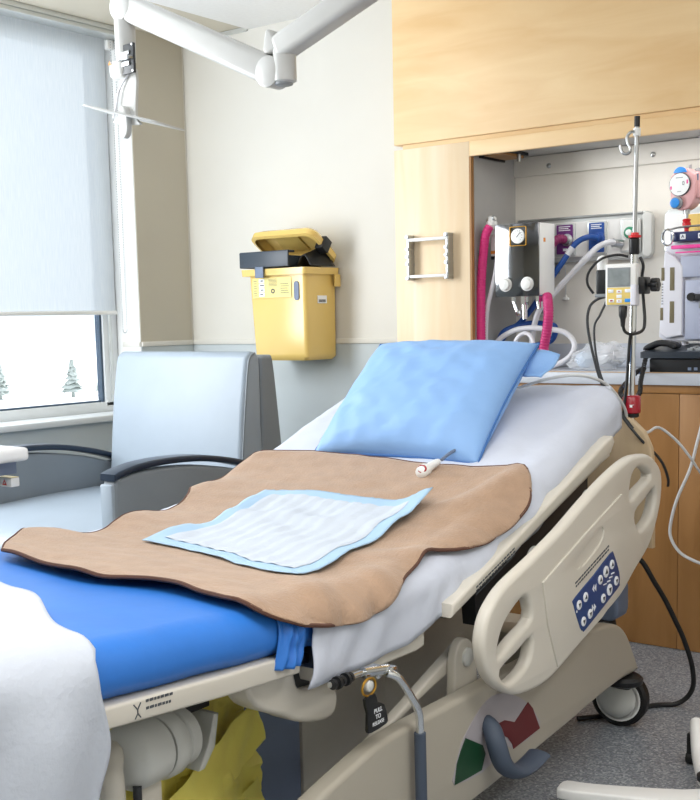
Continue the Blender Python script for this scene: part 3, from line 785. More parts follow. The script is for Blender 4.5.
# ------------------------------------------------------------------ hospital bed
bed = thing('hospital_bed', 'beige adjustable hospital bed with raised head and keypad side rail', 'hospital bed', (-1.8, 2.0, 0))
base_p = [(1.25, .20), (1.40, .255), (1.55, .308), (1.70, .345), (1.82, .364), (2.1, .366), (2.5, .367), (2.72, .366), (2.85, .356), (2.93, .337), (2.985, .30), (3.03, .24), (3.066, .185), (3.055, .172), (2.95, .175), (2.82, .168), (2.65, .152), (2.495, .139), (2.3, .124), (2.15, .114), (1.8, .105), (1.4, .10), (1.2, .11)]
base_s = crl(base_p, 3)
MB().shape([base_s], .024, YZ(-1.304), .012, 4).build('base_cover', M['bed_base'], bed)
MB().shape([base_s], .05, YZ(-2.20), .014, 4).build('base_cover', M['bed_base'], bed)
fr = MB().box((-2.16, 2.82, .20), (-1.37, 2.93, .30), .01).box((-2.16, 1.35, .16), (-1.37, 1.45, .26), .01).box((-1.9, 1.4, .10), (-1.75, 2.85, .16), .01)
fr.build('base_frame', M['bed_base'], bed)
MB().box((-1.90, 1.80, .07), (-1.66, 1.995, .50), .015).build('lift_column', M['slate_col'], bed, 'slate blue lift column')
MB().box((-1.88, 2.003, .07), (-1.665, 2.35, .50), .012).box((-1.88, 2.34, .07), (-1.665, 2.80, .44), .012).build('inner_cover', M['bed_in'], bed)
# brake label on the cover
MB().shape([crl([(2.053, .181), (2.054, .21), (2.075, .25), (2.097, .278), (2.168, .322), (2.222, .335), (2.278, .325), (2.345, .298), (2.405, .258), (2.44, .222), (2.452, .188), (2.318, .178), (2.267, .211), (2.238, .186), (2.174, .169)], 2)], .0006, YZ(-1.2793)).build('brake_label', M['lilac'], bed)
MB().shape([[(2.248, .262), (2.277, .261), (2.30, .252), (2.325, .242), (2.391, .272), (2.415, .25), (2.452, .188), (2.318, .178), (2.312, .192), (2.29, .215), (2.26, .23), (2.245, .238)]], .0006, YZ(-1.2780)).build('release_mark', M['red_l'], bed, 'dark red sector of the brake label')
MB().shape([[(2.101, .273), (2.14, .252), (2.175, .233), (2.187, .209), (2.169, .176), (2.11, .178), (2.053, .181), (2.063, .226), (2.08, .25)]], .0006, YZ(-1.2780)).build('lock_mark', M['green_l'], bed, 'dark green sector of the brake label')
# brake pedal
pe = MB()
pts = cr([(-1.282, 2.20, .275), (-1.262, 2.19, .268), (-1.245, 2.18, .24), (-1.235, 2.19, .195), (-1.23, 2.225, .165), (-1.228, 2.28, .155), (-1.226, 2.35, .168)], 6)
rings = []
for i, p in enumerate(pts):
    d = (pts[min(i+1, len(pts)-1)]-pts[max(i-1, 0)]).normalized(); side = V((1, 0, 0)); side = (side-d*side.dot(d)).normalized(); up_ = d.cross(side)
    t = i/(len(pts)-1); a, b_ = .020+.010*t, .010+.014*(1-t)**2+.006*math.sin(PI*t)
    rings.append([p+side*a*math.cos(2*PI*k/14)+up_*b_*math.sin(2*PI*k/14) for k in range(14)])
pe.sweep(rings); pe.build('brake_pedal', M['slate_d'], bed)
# casters (each with fork, cover and tyre)
def caster(x, y, yaw):
    R = Matrix.Translation((x, y, .083)) @ Matrix.Rotation(yaw, 4, 'Z')
    f = lambda p: R @ V(p)
    ax = (R.to_3x3() @ V((1, 0, 0)))
    ty = MB(); ty.lathe(f((-.022, 0, 0)), ax, [(0, .062), (0, .076), (.008, .083), (.036, .083), (.044, .076), (.044, .062), (.030, .060), (.014, .060)], 32)
    wh = ty.build('caster', M['black_r'], bed)
    rm = MB(); rm.lathe(f((.0225, 0, 0)), ax, [(-.001, .066), (.001, .066), (.0016, .0615), (-.001, .0615)], 32); rm.build('rim', M['white_p'], wh)
    cv = MB(); cv.lathe(f((.016, -.006, .002)), ax, [(0, .058), (.008, .058), (.022, .05), (.032, .034), (.037, .015), (.038, .001)], 28); cv.build('wheel_cover', M['bed_lt'], wh)
    sk = MB(); sk.lathe(f((-.030, -.012, .002)), ax, [(0, .03), (.004, .055), (.02, .058), (.046, .058)], 28); sk.build('wheel_shroud', M['bed_lt'], wh)
    fk = MB(); fk.lathe((x+.035, y-.055, .142), (0, 0, 1), [(0, .040), (.006, .052), (.020, .054), (.028, .046)], 24); fk.box((x-.02, y-.05, .12), (x+.05, y+.01, .152), .014, 3); fk.cyl((x+.0, y-.055, .16), (x+.0, y-.055, .22), .02, n=16); fk.build('fork', M['black'], wh)
caster(-1.335, 3.065, math.radians(-84)); caster(-2.22, 3.05, math.radians(-84)); caster(-1.33, 1.42, 0); caster(-2.22, 1.42, 0)
# lifting arm and pivot
la = MB()
la.shape([crl([(1.601, 0.23), (1.729, 0.276), (1.856, 0.32), (1.984, 0.363), (2.104, 0.407), (2.184, 0.434), (2.218, 0.445), (2.254, 0.41), (2.183, 0.394), (2.04, 0.361), (1.876, 0.305), (1.756, 0.258), (1.637, 0.203)], 3)], .014, YZ(-1.372), .006); la.build('lift_arm', M['bed_p'], bed)
br = MB(); br.shape([crl([(2.15, 0.272), (2.15, 0.393), (2.15, 0.426), (2.166, 0.458), (2.194, 0.469), (2.226, 0.452), (2.243, 0.412), (2.245, 0.272)], 3)], .012, YZ(-1.345), .005); pb = br.build('pivot_bracket', M['bed_p'], bed)
MB().lathe((-1.334, 2.200, 0.424), (1, 0, 0), [(0, .022), (.006, .022), (.009, .018)], 20).build('pivot_cap', M['bed_lt'], pb)
# foot deck
fd = MB(); fd.shape([[(.80, .628), (1.137, .615), (1.40, .596), (1.60, .584), (1.60, .545), (1.40, .557), (1.137, .578), (.80, .59)]], .50, YZ(-1.83), .006); fdeck = fd.build('foot_deck', M['bed_p'], bed)
ln = MB()
for k, z in enumerate((.604, .592)):
    y_ = 1.212
    while y_ < 1.268:
        wdt = random.uniform(.004, .009); zz = z-.07*(y_-1.2); ln.box((-1.3300, y_, zz-.0022), (-1.3292, y_+wdt, zz+.0022)); y_ += wdt+.002
for a_, b_ in (((1.186, .606), (1.194, .596)), ((1.201, .606), (1.194, .596)), ((1.194, .597), (1.194, .589)), ((1.194, .590), (1.188, .582)), ((1.194, .590), (1.200, .582))):
    ln.cyl((-1.3296, a_[0], a_[1]-.002), (-1.3296, b_[0], b_[1]-.002), .0011, n=6)
ln.build('printed_notice', M['ink'], fdeck)
kn = MB(); kn.shape([crl([(1.50, .545), (1.515, .50), (1.55, .475), (1.60, .452), (1.64, .43), (1.69, .415), (1.745, .41), (1.765, .44), (1.75, .48), (1.69, .487), (1.645, .495), (1.632, .53), (1.615, .548)], 3)], .035, YZ(-1.405), .012, 4); kn.build('deck_bracket', M['bed_p'], bed)
MB().box((-1.50, 1.62, .48), (-1.39, 1.70, .55), .004).build('hinge_block', M['dark'], bed)
# folded foot rail drum and its post
AXH = (-.12, 1, -.04)
dr = MB(); dr.lathe((-1.49, 1.285, .440), AXH, [(0, .012), (.004, .034), (.014, .052), (.03, .060), (.088, .060), (.090, .054)], 30); dr.build('rail_hub', M['bed_lt'], bed)
MB().lathe((-1.50, 1.372, .437), AXH, [(0, .050), (.012, .050)], 24).build('hub_gap', M['dark'], bed)
dr = MB(); dr.lathe((-1.501, 1.380, .436), AXH, [(0, .058), (.006, .063), (.034, .063), (.040, .058)], 30); dr.build('hub_flange', M['bed_lt'], bed)
dr = MB(); dr.lathe((-1.507, 1.424, .435), AXH, [(0, .052), (.005, .057), (.030, .057), (.036, .050)], 30); dr.build('hub_flange', M['bed_lt'], bed)
bk_ = MB(); bk_.shape([[(1.470, .365), (1.485, .365), (1.515, .40), (1.528, .462), (1.515, .464), (1.498, .41)]], .045, YZ(-1.52), .003); bk_.build('hub_arm', M['bed_lt'], bed)
MB().box((-1.56, 1.44, .47), (-1.50, 1.53, .56), .003).build('hinge_block', M['black'], bed)
po = MB(); po.tube([(-1.51, 1.34, .445), (-1.50, 1.29, .455), (-1.48, 1.262, .44), (-1.47, 1.255, .40), (-1.465, 1.252, .25), (-1.46, 1.252, .11)], .022, 10); po.build('post', M['bed_p'], bed)
MB().cyl((-1.46, 1.300, .11), (-1.46, 1.302, .40), .008, n=10).build('gas_spring', M['dark'], bed)
MB().box((-1.50, 1.325, .11), (-1.475, 1.375, .40), .004).build('post_plate', M['bed_p'], bed)
# seat deck slab
sl = MB(); sl.shape([[(1.66, .535), (1.80, .520), (2.03, .530), (2.03, .492), (2.0, .487), (1.78, .490), (1.67, .505)]], .49, YZ(-1.825), .006); sl.build('seat_deck', M['bed_p'], bed)
# head deck with bar along its side
a0, a1 = V((0, 2.09, .538)), V((0, 2.95, .822))
hd = MB(); hd.shape([[(2.175, .536), (2.172, .575), (2.20, .590), (2.93, .824), (2.99, .84), (3.0, .80), (2.945, .785)]], .46, YZ(-1.80), .006); hd.shape([crl([(2.075, .548), (2.078, .578), (2.64, .774), (2.88, .862), (2.915, .868), (2.925, .85), (2.90, .822), (2.645, .737)], 1)], .022, YZ(-1.314), .008, 3); hdeck = hd.build('head_deck', M['bed_p'], bed)
ln = MB()
for row in range(3):
    t = .10
    while t < .30:
        wdt = random.uniform(.006, .016); q = a0.lerp(a1, t); q.z += .030-.008*row
        mt_ = Matrix.Translation((-1.2918, q.y, q.z)) @ Matrix.Rotation(math.atan2(.282, .875), 4, 'X')
        ln.box((-.0002, 0, -.0018), (.0006, wdt, .0018), mtx=mt_); t += wdt/.92+.004
ln.build('printed_notice', M['ink'], hdeck)
un = MB(); un.shape([[(2.22, .50), (2.25, .55), (3.0, .795), (3.02, .76)]], .40, YZ(-1.80)); un.shape([[(2.36, .45), (2.34, .60), (2.98, .80), (2.98, .62), (2.5, .45)]], .02, YZ(-1.42)); un.build('deck_underframe', M['dark'], bed)
for y_, z_ in ((2.42, .62), (2.72, .72)):
    q = MB(); q.shape([crl([(y_, z_-.03), (y_+.02, z_+.01), (y_+.05, z_+.02), (y_+.07, z_), (y_+.03, z_-.05)], 3)], .02, YZ(-1.285), .004); q.build('rail_mount', M['bed_lt'], bed)
# side rail
RAIL = [(2.975, .813), (3.042, .775), (3.062, .731), (3.052, .669), (3.019, .611), (2.967, .556), (2.879, .511), (2.783, .459), (2.646, .42), (2.539, .388), (2.438, .358), (2.361, .342), (2.287, .34), (2.199, .351), (2.125, .385), (2.077, .427), (2.055, .474), (2.052, .515), (2.072, .559), (2.112, .591), (2.169, .617), (2.29, .649), (2.439, .693), (2.58, .745), (2.71, .789), (2.826, .818), (2.899, .822)]
HA = [(2.842, .709), (2.846, .758), (2.875, .784), (2.92, .787), (2.96, .772), (2.976, .752), (2.91, .731)]
HB = [(2.877, .668), (2.94, .693), (3.003, .717), (3.012, .68), (2.979, .638), (2.915, .617), (2.885, .63)]
HC = [(2.134, .458), (2.143, .502), (2.176, .536), (2.236, .565), (2.262, .566), (2.278, .552), (2.285, .511), (2.21, .485)]
HD = [(2.145, .426), (2.215, .446), (2.288, .467), (2.281, .425), (2.252, .402), (2.191, .388), (2.158, .399)]
RAIL = [(y_+.018*max(0, 1-(y_-2.05)/.5), z_) for y_, z_ in RAIL]
rl = MB(); rl.shape([crl(RAIL, 3), crl(HA, 3)[::-1], crl(HB, 3)[::-1], crl(HC, 3)[::-1], crl(HD, 3)[::-1]], .017, YZ(-1.228), .0125, 4)
rail = rl.build('side_rail', M['bed_p'], bed)
INNER = [(2.335, .586), (2.56, .664), (2.775, .733), (2.81, .70), (2.877, .623), (2.932, .556), (2.80, .49), (2.66, .432), (2.41, .366), (2.36, .48)]
ip = MB(); ip.shape([INNER, crl([(2.494, .598), (2.518, .616), (2.634, .662), (2.66, .663), (2.662, .643), (2.634, .619), (2.549, .587), (2.512, .585)], 3)[::-1]], .004, YZ(-1.2105), .002); ip.bm.verts and None; ip.build('rail_panel', M['bed_p'], rail)
for y_, z_ in ((2.345, .568), (2.508, .41), (2.39, .47), (2.794, .505), (2.836, .621)):
    MB().lathe((-1.2105, y_, z_), (1, 0, 0), [(0, .0035), (.001, .0035)], 8).build('screw', M['ink'], rail)
tx = MB(); ang = math.atan2(.610-.551, 2.689-2.498)
for row in range(2):
    t = 0
    while t < .195:
        wdt = random.uniform(.006, .016)
        mt_ = Matrix.Translation((-1.2063, 2.500+t*math.cos(ang)+.003*row, .551+t*math.sin(ang)-.0085*row)) @ Matrix.Rotation(ang, 4, 'X')
        tx.box((-.0002, 0, -.0022), (.0005, wdt, .0022), mtx=mt_); t += wdt+.003
tx.build('printed_notice', M['ink'], rail)
cp = MB(); cp.shape([crl([(2.489, .50), (2.494, .516), (2.60, .552), (2.70, .590), (2.722, .583), (2.755, .53), (2.757, .50), (2.74, .487), (2.564, .427), (2.543, .424), (2.525, .436)], 2)], .003, YZ(-1.2070), .0012); cpan = cp.build('control_panel', M['navy'], bed)
for i, (y_, z_) in enumerate(((2.515, .495), (2.551, .507), (2.636, .534), (2.670, .548), (2.706, .560), (2.733, .512), (2.692, .497), (2.654, .482), (2.577, .459), (2.540, .448))):
    r0 = .0150 if i in (3, 6) else .0122
    bt = MB(); bt.lathe((-1.2040, y_, z_), (1, 0, 0), [(0, r0), (.002, r0), (.0028, r0*.9)], 20); b_ = bt.build('button', M['white_ink'], cpan)
for i, (y_, z_) in enumerate(((2.515, .495), (2.551, .507), (2.636, .534), (2.670, .548), (2.706, .560), (2.733, .512), (2.692, .497), (2.654, .482), (2.577, .459), (2.540, .448))):
    up_ = i in (1, 2, 3, 4); k = .0085 if i in (3, 6) else .0068; s_ = 1 if up_ else -1
    a_ = MB(); a_.shape([[(y_-k, z_-.6*k*s_), (y_+k, z_-.6*k*s_), (y_, z_+k*s_)]], .0003, YZ(-1.2010)); a_.build('arrow_mark', M['ink'], cpan)
am = MB()
for (y_, z_, s_) in ((2.590, .519, 1), (2.612, .470, -1)):
    for d in (0, .012): am.shape([[(y_+d*s_, z_), (y_+d*s_+.011*s_, z_+.010), (y_+d*s_+.011*s_, z_-.010)]], .0003, YZ(-1.2036))
for y_, z_ in ((2.70, .528), (2.712, .536), (2.688, .52)):
    am.shape([rrect(y_-.010, z_-.002, y_+.010, z_+.002, .001, 2)], .0003, YZ(-1.2036))
am.shape([rrect(2.50, .478, 2.506, .484, .001, 2)], .0003, YZ(-1.2036)); am.shape([rrect(2.655, .515, 2.675, .518, .001, 2)], .0003, YZ(-1.2036))
am.build('printed_symbols', M['white_ink'], cpan)
# lowered far rail
rf = MB(); D = V((0, 0, -.27))
rf.shape([crl([(y_-.1, z_-.24) for y_, z_ in RAIL], 3), crl([(y_-.1, z_-.24) for y_, z_ in HC], 3)[::-1], crl([(y_-.1, z_-.24) for y_, z_ in HB], 3)[::-1]], .022, YZ(-2.325), .014, 3)
rf.build('side_rail', M['bed_p'], bed, 'lowered rail on the far side of the bed')
# bumper, headboard
bu = MB(); bu.shape([crl([(-1.475, .300), (-1.465, .395), (-1.38, .40), (-1.37, .36), (-1.375, .30), (-1.42, .285)], 3)], .045, XZ(3.16), .01); bu.build('corner_bumper', M['slate'], bed)
MB().lathe((-1.40, 3.16, .40), (0, 0, 1), [(0, .018), (.006, .02), (.012, .014), (.014, .004)], 16).build('bumper_bolt', M['gold'], bed)
MB().lathe((-1.43, 3.14, .266), (0, .1, 1), [(0, .03), (.006, .045), (.02, .042), (.024, .03)], 20).build('bumper_wheel', M['black_r'], bed)
hbp = [(-2.28, .50), (-2.28, .86), (-2.24, .90), (-1.43, .90), (-1.375, .885), (-1.335, .85), (-1.312, .80), (-1.305, .74), (-1.305, .50)]
MB().shape([hbp], .013, XZ(3.235), .005).build('headboard', M['headboard'], bed)
MB().box((-2.1, 3.03, .20), (-1.45, 3.22, .24), .005).box((-1.47, 3.12, .22), (-1.43, 3.16, .42), .004).box((-1.50, 3.18, .22), (-1.46, 3.222, .55), .004).box((-2.1, 3.18, .22), (-2.06, 3.222, .55), .004).build('head_frame', M['bed_base'], bed)
# release handle: chrome bar with grey grip, ring tag and bracket
gr = MB(); gr.tube([(-1.275, 1.800, .502), (-1.262, 1.821, .488), (-1.258, 1.862, .436), (-1.258, 1.885, .400), (-1.258, 1.889, .37), (-1.258, 1.889, .350)], .0085, 12); gh = gr.build('lever', M['chrome'], bed)
MB().cyl((-1.258, 1.889, .355), (-1.258, 1.892, .12), .0125, n=16).build('grip', M['slate_d'], gh)
cbk = MB(); cbk.cyl((-1.290, 1.74, .516), (-1.282, 1.81, .506), .011, n=14).box((-1.300, 1.775, .494), (-1.280, 1.79, .521), .002).cyl((-1.294, 1.64, .518), (-1.290, 1.74, .516), .006, n=10)
cbk.box((-1.290, 1.80, .494), (-1.266, 1.825, .513), .004)
cbk.build('chrome_clamp', M['chrome'], bed)
spg = MB()
for k in range(5): spg.cyl((-1.292, 1.645+.013*k, .517), (-1.292, 1.652+.013*k, .517), .013 if k % 2 else .010, n=14)
spg.build('spring', M['black'], bed)
rg = MB(); rg.tube([(-1.275, 1.739+.022*math.cos(2*PI*k/14), .490+.017*math.sin(2*PI*k/14)) for k in range(14)], .0025, 6, 2, True); rg.build('tag_ring', M['gold'], bed)
MB().lathe((-1.278, 1.737, .493), (1, 0, 0), [(0, .011), (.008, .011), (.010, .008)], 16).build('tag_rivet', M['bed_lt'], bed)
tg = MB(); tg.shape([crl([(1.722, .470), (1.755, .473), (1.762, .455), (1.785, .443), (1.795, .413), (1.79, .402), (1.74, .398), (1.728, .406), (1.73, .438)], 2)], .004, YZ(-1.275), .0015); tgo = tg.build('pull_tag', M['black'], bed)
tt = MB()
for k, s_ in enumerate(('PULL', 'TO', 'RELEASE')): tt.text(s_, .0125 if k < 2 else .0105, YZ(-1.2707) @ Matrix.Translation((1.762, .438-.0125*k, 0)))
tt.build('lettering', M['white_ink'], tgo)
# power cord of the bed
MB().tube([(-1.36, 3.10, .52), (-1.30, 3.119, .487), (-1.27, 3.15, .42), (-1.25, 3.187, .359), (-1.23, 3.22, .29), (-1.215, 3.25, .228), (-1.20, 3.28, .14), (-1.21, 3.31, .06), (-1.25, 3.30, .012), (-1.31, 3.25, .008), (-1.37, 3.12, .008), (-1.45, 3.02, .008)], .0075, 10).build('power_cord', M['black_r'], bed)

# ------------------------------------------------------------------ yellow bag under the foot section
yb = MB(); rnd = random.Random(3)
def bag_f(u, v):
    y_ = 1.28+.47*u; z_ = .075+.42*v
    a = V((-1.56-.05*u, y_, z_))
    f1 = nz(y_*1.0, z_*.8, 9, 51); f2 = nz(y_+z_, z_*2, 16, 52)
    x = a.x+.035*f1+.022*abs(f2)-.05*v+.05*math.sin(PI*v)
    ym = y_+.03*nz(z_, 0, 9, 53)*u
    if u > .9: ym -= .0
    return V((x, ym, z_+.02*nz(y_, 0, 8, 54)*v))
yb.grid(bag_f, 40, 40)
yb.grid(lambda u, v: bag_f(u, v)+V((-.13-.04*math.sin(PI*u), 0, 0)), 40, 40)
for band, (za, zb) in enumerate(((.26, .36), (.12, .22))):
    yb.grid(lambda u, v: V((-1.515-.05*u+.012*nz(u*4, v, 2, 60+band), 1.36+.40*u-.03*v, za+(zb-za)*v+.16*u*(1 if band == 0 else .8)-.10+.01*nz(u*5, v*2, 2, 61))), 24, 6)
tag(yb.build('plastic_bag', M['yellow_bag'], angle=25), 'crumpled yellow plastic bag hanging under the foot of the bed', 'plastic bag')

# ------------------------------------------------------------------ IV pole on the bed head
PX, PY = -1.39, 3.275
iv = thing('iv_pole', 'slim chrome drip pole with hook rising from the bed head', 'drip pole', (PX, PY, .45))
MB().cyl((PX-.01, PY, .45), (PX-.004, PY, .93), .0095, n=16).cyl((PX-.006, PY, .90), (PX, PY, 1.40), .0105, n=16).build('lower_tube', M['chrome'], iv)
MB().cyl((PX, PY, 1.38), (PX+.006, PY, 1.745), .0065, n=14).build('upper_tube', M['steel_sat'], iv)
MB().cyl((PX+.006, PY, 1.742), (PX+.0065, PY, 1.772), .0085, n=14).build('tip', M['black'], iv)
MB().cyl((PX+.0055, PY, 1.716), (PX+.006, PY, 1.738), .011, n=16).build('hook_collar', M['white_p'], iv)
MB().tube([(PX, PY-.01, 1.728), (PX-.006, PY-.022, 1.724), (PX-.014, PY-.024, 1.712), (PX-.012, PY-.024, 1.694), (PX-.004, PY-.024, 1.68), (PX-.006, PY-.024, 1.668), (PX-.018, PY-.024, 1.664), (PX-.030, PY-.024, 1.672), (PX-.036, PY-.024, 1.690)], .0045, 10).build('hook', M['steel_sat'], iv)
MB().lathe((PX+.002, PY, 1.42), (0, 0, 1), [(0, .012), (.002, .019), (.008, .019), (.010, .012), (.016, .011), (.017, .007)], 20).build('release_button', M['red'], iv)
MB().lathe((PX, PY, 1.372), (0, 0, 1), [(0, .013), (.004, .0155), (.045, .0155), (.049, .012)], 18).build('collar', M['black'], iv)
MB().lathe((PX-.005, PY, .897), (0, 0, 1), [(0, .02), (.004, .027), (.05, .027), (.056, .022)], 24).build('lock_knob', M['dred'], iv)
MB().lathe((PX-.005, PY, .886), (0, 0, 1), [(0, .018), (.003, .022), (.012, .022)], 24).build('lock_ring', M['black'], iv)
kt = MB(); kt.shape([[(-.004, 0), (.004, 0), (.004, .006), (.010, .008), (-.010, .008), (-.004, .006)]], .0003, Matrix.Translation((PX+.004, PY-.0262, .918)) @ Matrix.Rotation(PI/2, 4, 'X')); kt.build('lock_mark', M['white_ink'], iv)

# pump clamped on the pole
pu = thing('infusion_pump', 'small white infusion pump with yellow keypad clamped on the drip pole', 'pump', (-1.41, 3.235, 1.22))
Rp = Matrix.Translation((-1.4095, 3.235, 1.283)) @ Matrix.Rotation(math.radians(8), 4, 'Z')
MB().box((-.046, -.022, -.062), (.046, .022, .062), .006, 3, Rp).build('housing', M['white_p'], pu)
MB().box((.030, -.026, -.062), (.047, .018, .0), .004, 3, Rp).build('door', M['lav'], pu)
MB().box((-.038, -.0235, -.006), (.030, -.0215, .050), mtx=Rp).build('bezel', M['grey_pl'], pu)
MB().box((-.034, -.0245, -.002), (.026, -.0234, .046), mtx=Rp).build('screen', M['lcd'], pu)
MB().box((-.040, -.0232, -.058), (.034, -.0216, -.008), .002, mtx=Rp).build('keypad', M['yellow_key'], pu)
for (x, z, m_) in ((-.028, -.018, 'white_ink'), (-.003, -.020, 'white_ink'), (.022, -.018, 'white_ink'), (-.003, -.034, 'white_ink'), (-.003, -.048, 'white_ink'), (-.026, -.046, 'white_ink'), (.022, -.046, 'bright_blue')):
    MB().box((x-.008, -.0250, z-.005), (x+.008, -.0230, z+.005), .001, mtx=Rp).build('key', M[m_], pu)
ar = MB()
RX = Rp @ Matrix(((1, 0, 0, 0), (0, 0, -1, -.0254), (0, 1, 0, 0), (0, 0, 0, 1)))
ar.shape([[(-.006, -.021), (0, -.021), (-.003, -.017)]], .0002, RX); ar.shape([[(-.006, -.046), (0, -.046), (-.003, -.050)]], .0002, RX); ar.shape([rrect(-.03, -.048, -.022, -.044, .001, 2)], .0002, RX)
ar.build('key_print', M['dred'], pu)
MB().box((PX-.02, PY-.028, 1.255), (PX+.045, PY+.018, 1.305), .004).build('clamp', M['black'], pu)
kb2 = MB(); kb2.cyl((PX+.045, PY, 1.281), (PX+.058, PY, 1.281), .006, n=10)
for k in range(6):
    a = 2*PI*k/6; kb2.lathe((PX+.056, PY+.013*math.cos(a), 1.281+.013*math.sin(a)), (1, 0, 0), [(0, .007), (.003, .009), (.017, .009), (.02, .007)], 10)
kb2.lathe((PX+.054, PY, 1.281), (1, 0, 0), [(0, .014), (.022, .014), (.024, .01)], 14); kb2.build('clamp_knob', M['black'], pu)
hs = thing('pump_handset', 'white and black dose handset hanging beside the pump', 'handset', (-1.482, 3.25, 1.25))
MB().box((-1.497, 3.238, 1.258), (-1.462, 3.262, 1.330), .005).build('cradle', M['black'], hs)
MB().lathe((-1.48, 3.25, 1.33), (0, 0, 1), [(0, .016), (.03, .017), (.04, .012), (.043, .003)], 18).build('button_top', M['white_p'], hs)
MB().box((-1.499, 3.236, 1.248), (-1.452, 3.264, 1.259), .003).build('bracket', M['grey_pl'], hs)
MB().tube([(-1.47, 3.25, 1.25), (-1.492, 3.23, 1.24), (-1.50, 3.20, 1.215), (-1.504, 3.2, 1.16), (-1.481, 3.2, 1.058), (-1.452, 3.2, .978), (-1.401, 3.2, .905), (-1.344, 3.21, .833), (-1.31, 3.29, .76), (-1.305, 3.34, .70), (-1.32, 3.38, .668)], .0042, 8).build('cord', M['dark'], hs)
MB().tube([(-1.464, 3.25, 1.25), (-1.455, 3.22, 1.232), (-1.465, 3.2, 1.195), (-1.483, 3.2, 1.159), (-1.477, 3.2, 1.078), (-1.455, 3.2, 1.0), (-1.41, 3.2, .925), (-1.36, 3.205, .86)], .0036, 8).build('cord', M['dark'], hs)
MB().tube([(-1.40, 3.255, 1.366), (-1.43, 3.24, 1.372), (-1.47, 3.215, 1.36), (-1.505, 3.21, 1.325), (-1.51, 3.21, 1.29), (-1.495, 3.22, 1.26)], .0038, 8).build('cord', M['black'], hs)
pl = thing('pump_power_lead', 'black plug and power lead looping below the pump', 'cable', (-1.40, 3.24, .9))
MB().lathe((-1.403, 3.225, 1.222), (0, 0, -1), [(0, .010), (.004, .013), (.03, .012), (.04, .008), (.062, .006)], 12).build('plug', M['black'], pl)
MB().tube([(-1.403, 3.225, 1.165), (-1.398, 3.23, 1.145), (-1.38, 3.24, 1.137), (-1.368, 3.29, 1.148), (-1.366, 3.30, 1.18), (-1.372, 3.305, 1.23), (-1.378, 3.305, 1.30), (-1.372, 3.30, 1.34), (-1.382, 3.30, 1.365)], .0048, 8).build('lead', M['black'], pl)
MB().tube([(-1.385, 3.24, 1.135), (-1.391, 3.245, 1.10), (-1.40, 3.25, 1.0), (-1.408, 3.245, .90), (-1.41, 3.25, .82)], .005, 8).build('lead', M['black'], pl)
tag(MB().tube([(-1.64, 3.872, .9955), (-1.615, 3.855, .996), (-1.59, 3.80, .992), (-1.588, 3.70, .985), (-1.575, 3.62, .94), (-1.556, 3.5, .884), (-1.545, 3.45, .80), (-1.54, 3.42, .70)], .003, 8).build('blue_cable', M['blue_h']), 'thin blue cable dropping over the worktop edge behind the drip pole', 'cable')

# ------------------------------------------------------------------ gas outlet console and hoses
gp = thing('gas_outlet_console', 'white wall console with purple, blue and green gas outlets', 'gas outlet panel', (-1.95, 4.22, 1.41))
MB().shape([rrect(-2.30, 1.405, -1.715, 1.583, .03, 6)], .016, XZ(YB-.019), .006).build('frame', M['alu'], gp)
MB().shape([rrect(-2.27, 1.424, -1.765, 1.560, .012, 4)], .004, XZ(YB-.037), .001).build('face', M['white_p'], gp)
MB().box((-2.28, YB-.044, 1.572), (-1.75, YB-.034, 1.582), .003).build('top_lip', M['steel_sat'], gp)
MB().shape([rrect(-1.752, 1.41, -1.712, 1.578, .018, 5)], .014, XZ(YB-.03), .006).build('end_cap', M['bed_lt'], gp)
for (x0, x1, m_, nm) in ((-2.104, -2.030, 'purple', 'purple gas outlet plate'), (-1.966, -1.898, 'blue_pl', 'blue gas outlet plate'), (-1.828, -1.76, 'white_p', 'white gas outlet plate with green knob')):
    pl_ = MB(); pl_.shape([rrect(x0-.006, 1.428, x1+.006, 1.556, .008, 4)], .006, XZ(YB-.046), .002); pf = pl_.build('outlet_bezel', M['alu'], gp)
    q = MB(); q.shape([rrect(x0+.002, 1.436, x1-.002, 1.550, .004, 3)], .002, XZ(YB-.053), .001); q.build('outlet_plate', M[m_], pf, nm)
    xm = (x0+x1)/2
    if m_ == 'white_p':
        q = MB(); q.lathe((xm+.002, YB-.055, 1.503), (0, -1, 0), [(0, .022), (.012, .022), (.016, .016)], 20); q.build('flow_knob', M['green'], pf)
        q = MB(); q.lathe((xm+.002, YB-.0712, 1.503), (0, -1, 0), [(0, .012), (.006, .011), (.008, .004)], 16); q.build('knob_center', M['white_p'], pf)
        q = MB(); q.box((xm+.004, YB-.06, 1.445), (xm+.02, YB-.055, 1.475), .002); q.build('metal_latch', M['steel_sat'], pf)
    else:
        q = MB(); q.lathe((xm+.012, YB-.055, 1.490), (0, -1, 0), [(0, .024), (.006, .024), (.008, .016), (.02, .015), (.022, .009)], 20); q.build('connector', M['steel_sat' if m_ == 'purple' else 'blue_pl'], pf)
        q = MB()
        for k in range(3): q.box((x0+.012, YB-.0556, 1.527+.007*k), (x1-.012-.008*(k % 2), YB-.0550, 1.530+.007*k))
        q.box((xm-.006, YB-.0556, 1.448), (xm+.012, YB-.0550, 1.458)); q.build('plate_print', M['white_ink'], pf)
tag(MB().tube([(-2.056, YB-.075, 1.49), (-2.066, 4.14, 1.494), (-2.082, 4.115, 1.478), (-2.088, 4.09, 1.44), (-2.09, 4.07, 1.39)], .017, 12, rib=.0008).build('purple_hose', M['purple_h']), 'dark magenta hose from the purple outlet to the mixer box', 'hose')
bh = thing('blue_gas_hose', 'blue hose from the blue outlet curling behind the pillow', 'hose', (-2.15, 4.1, 1.1))
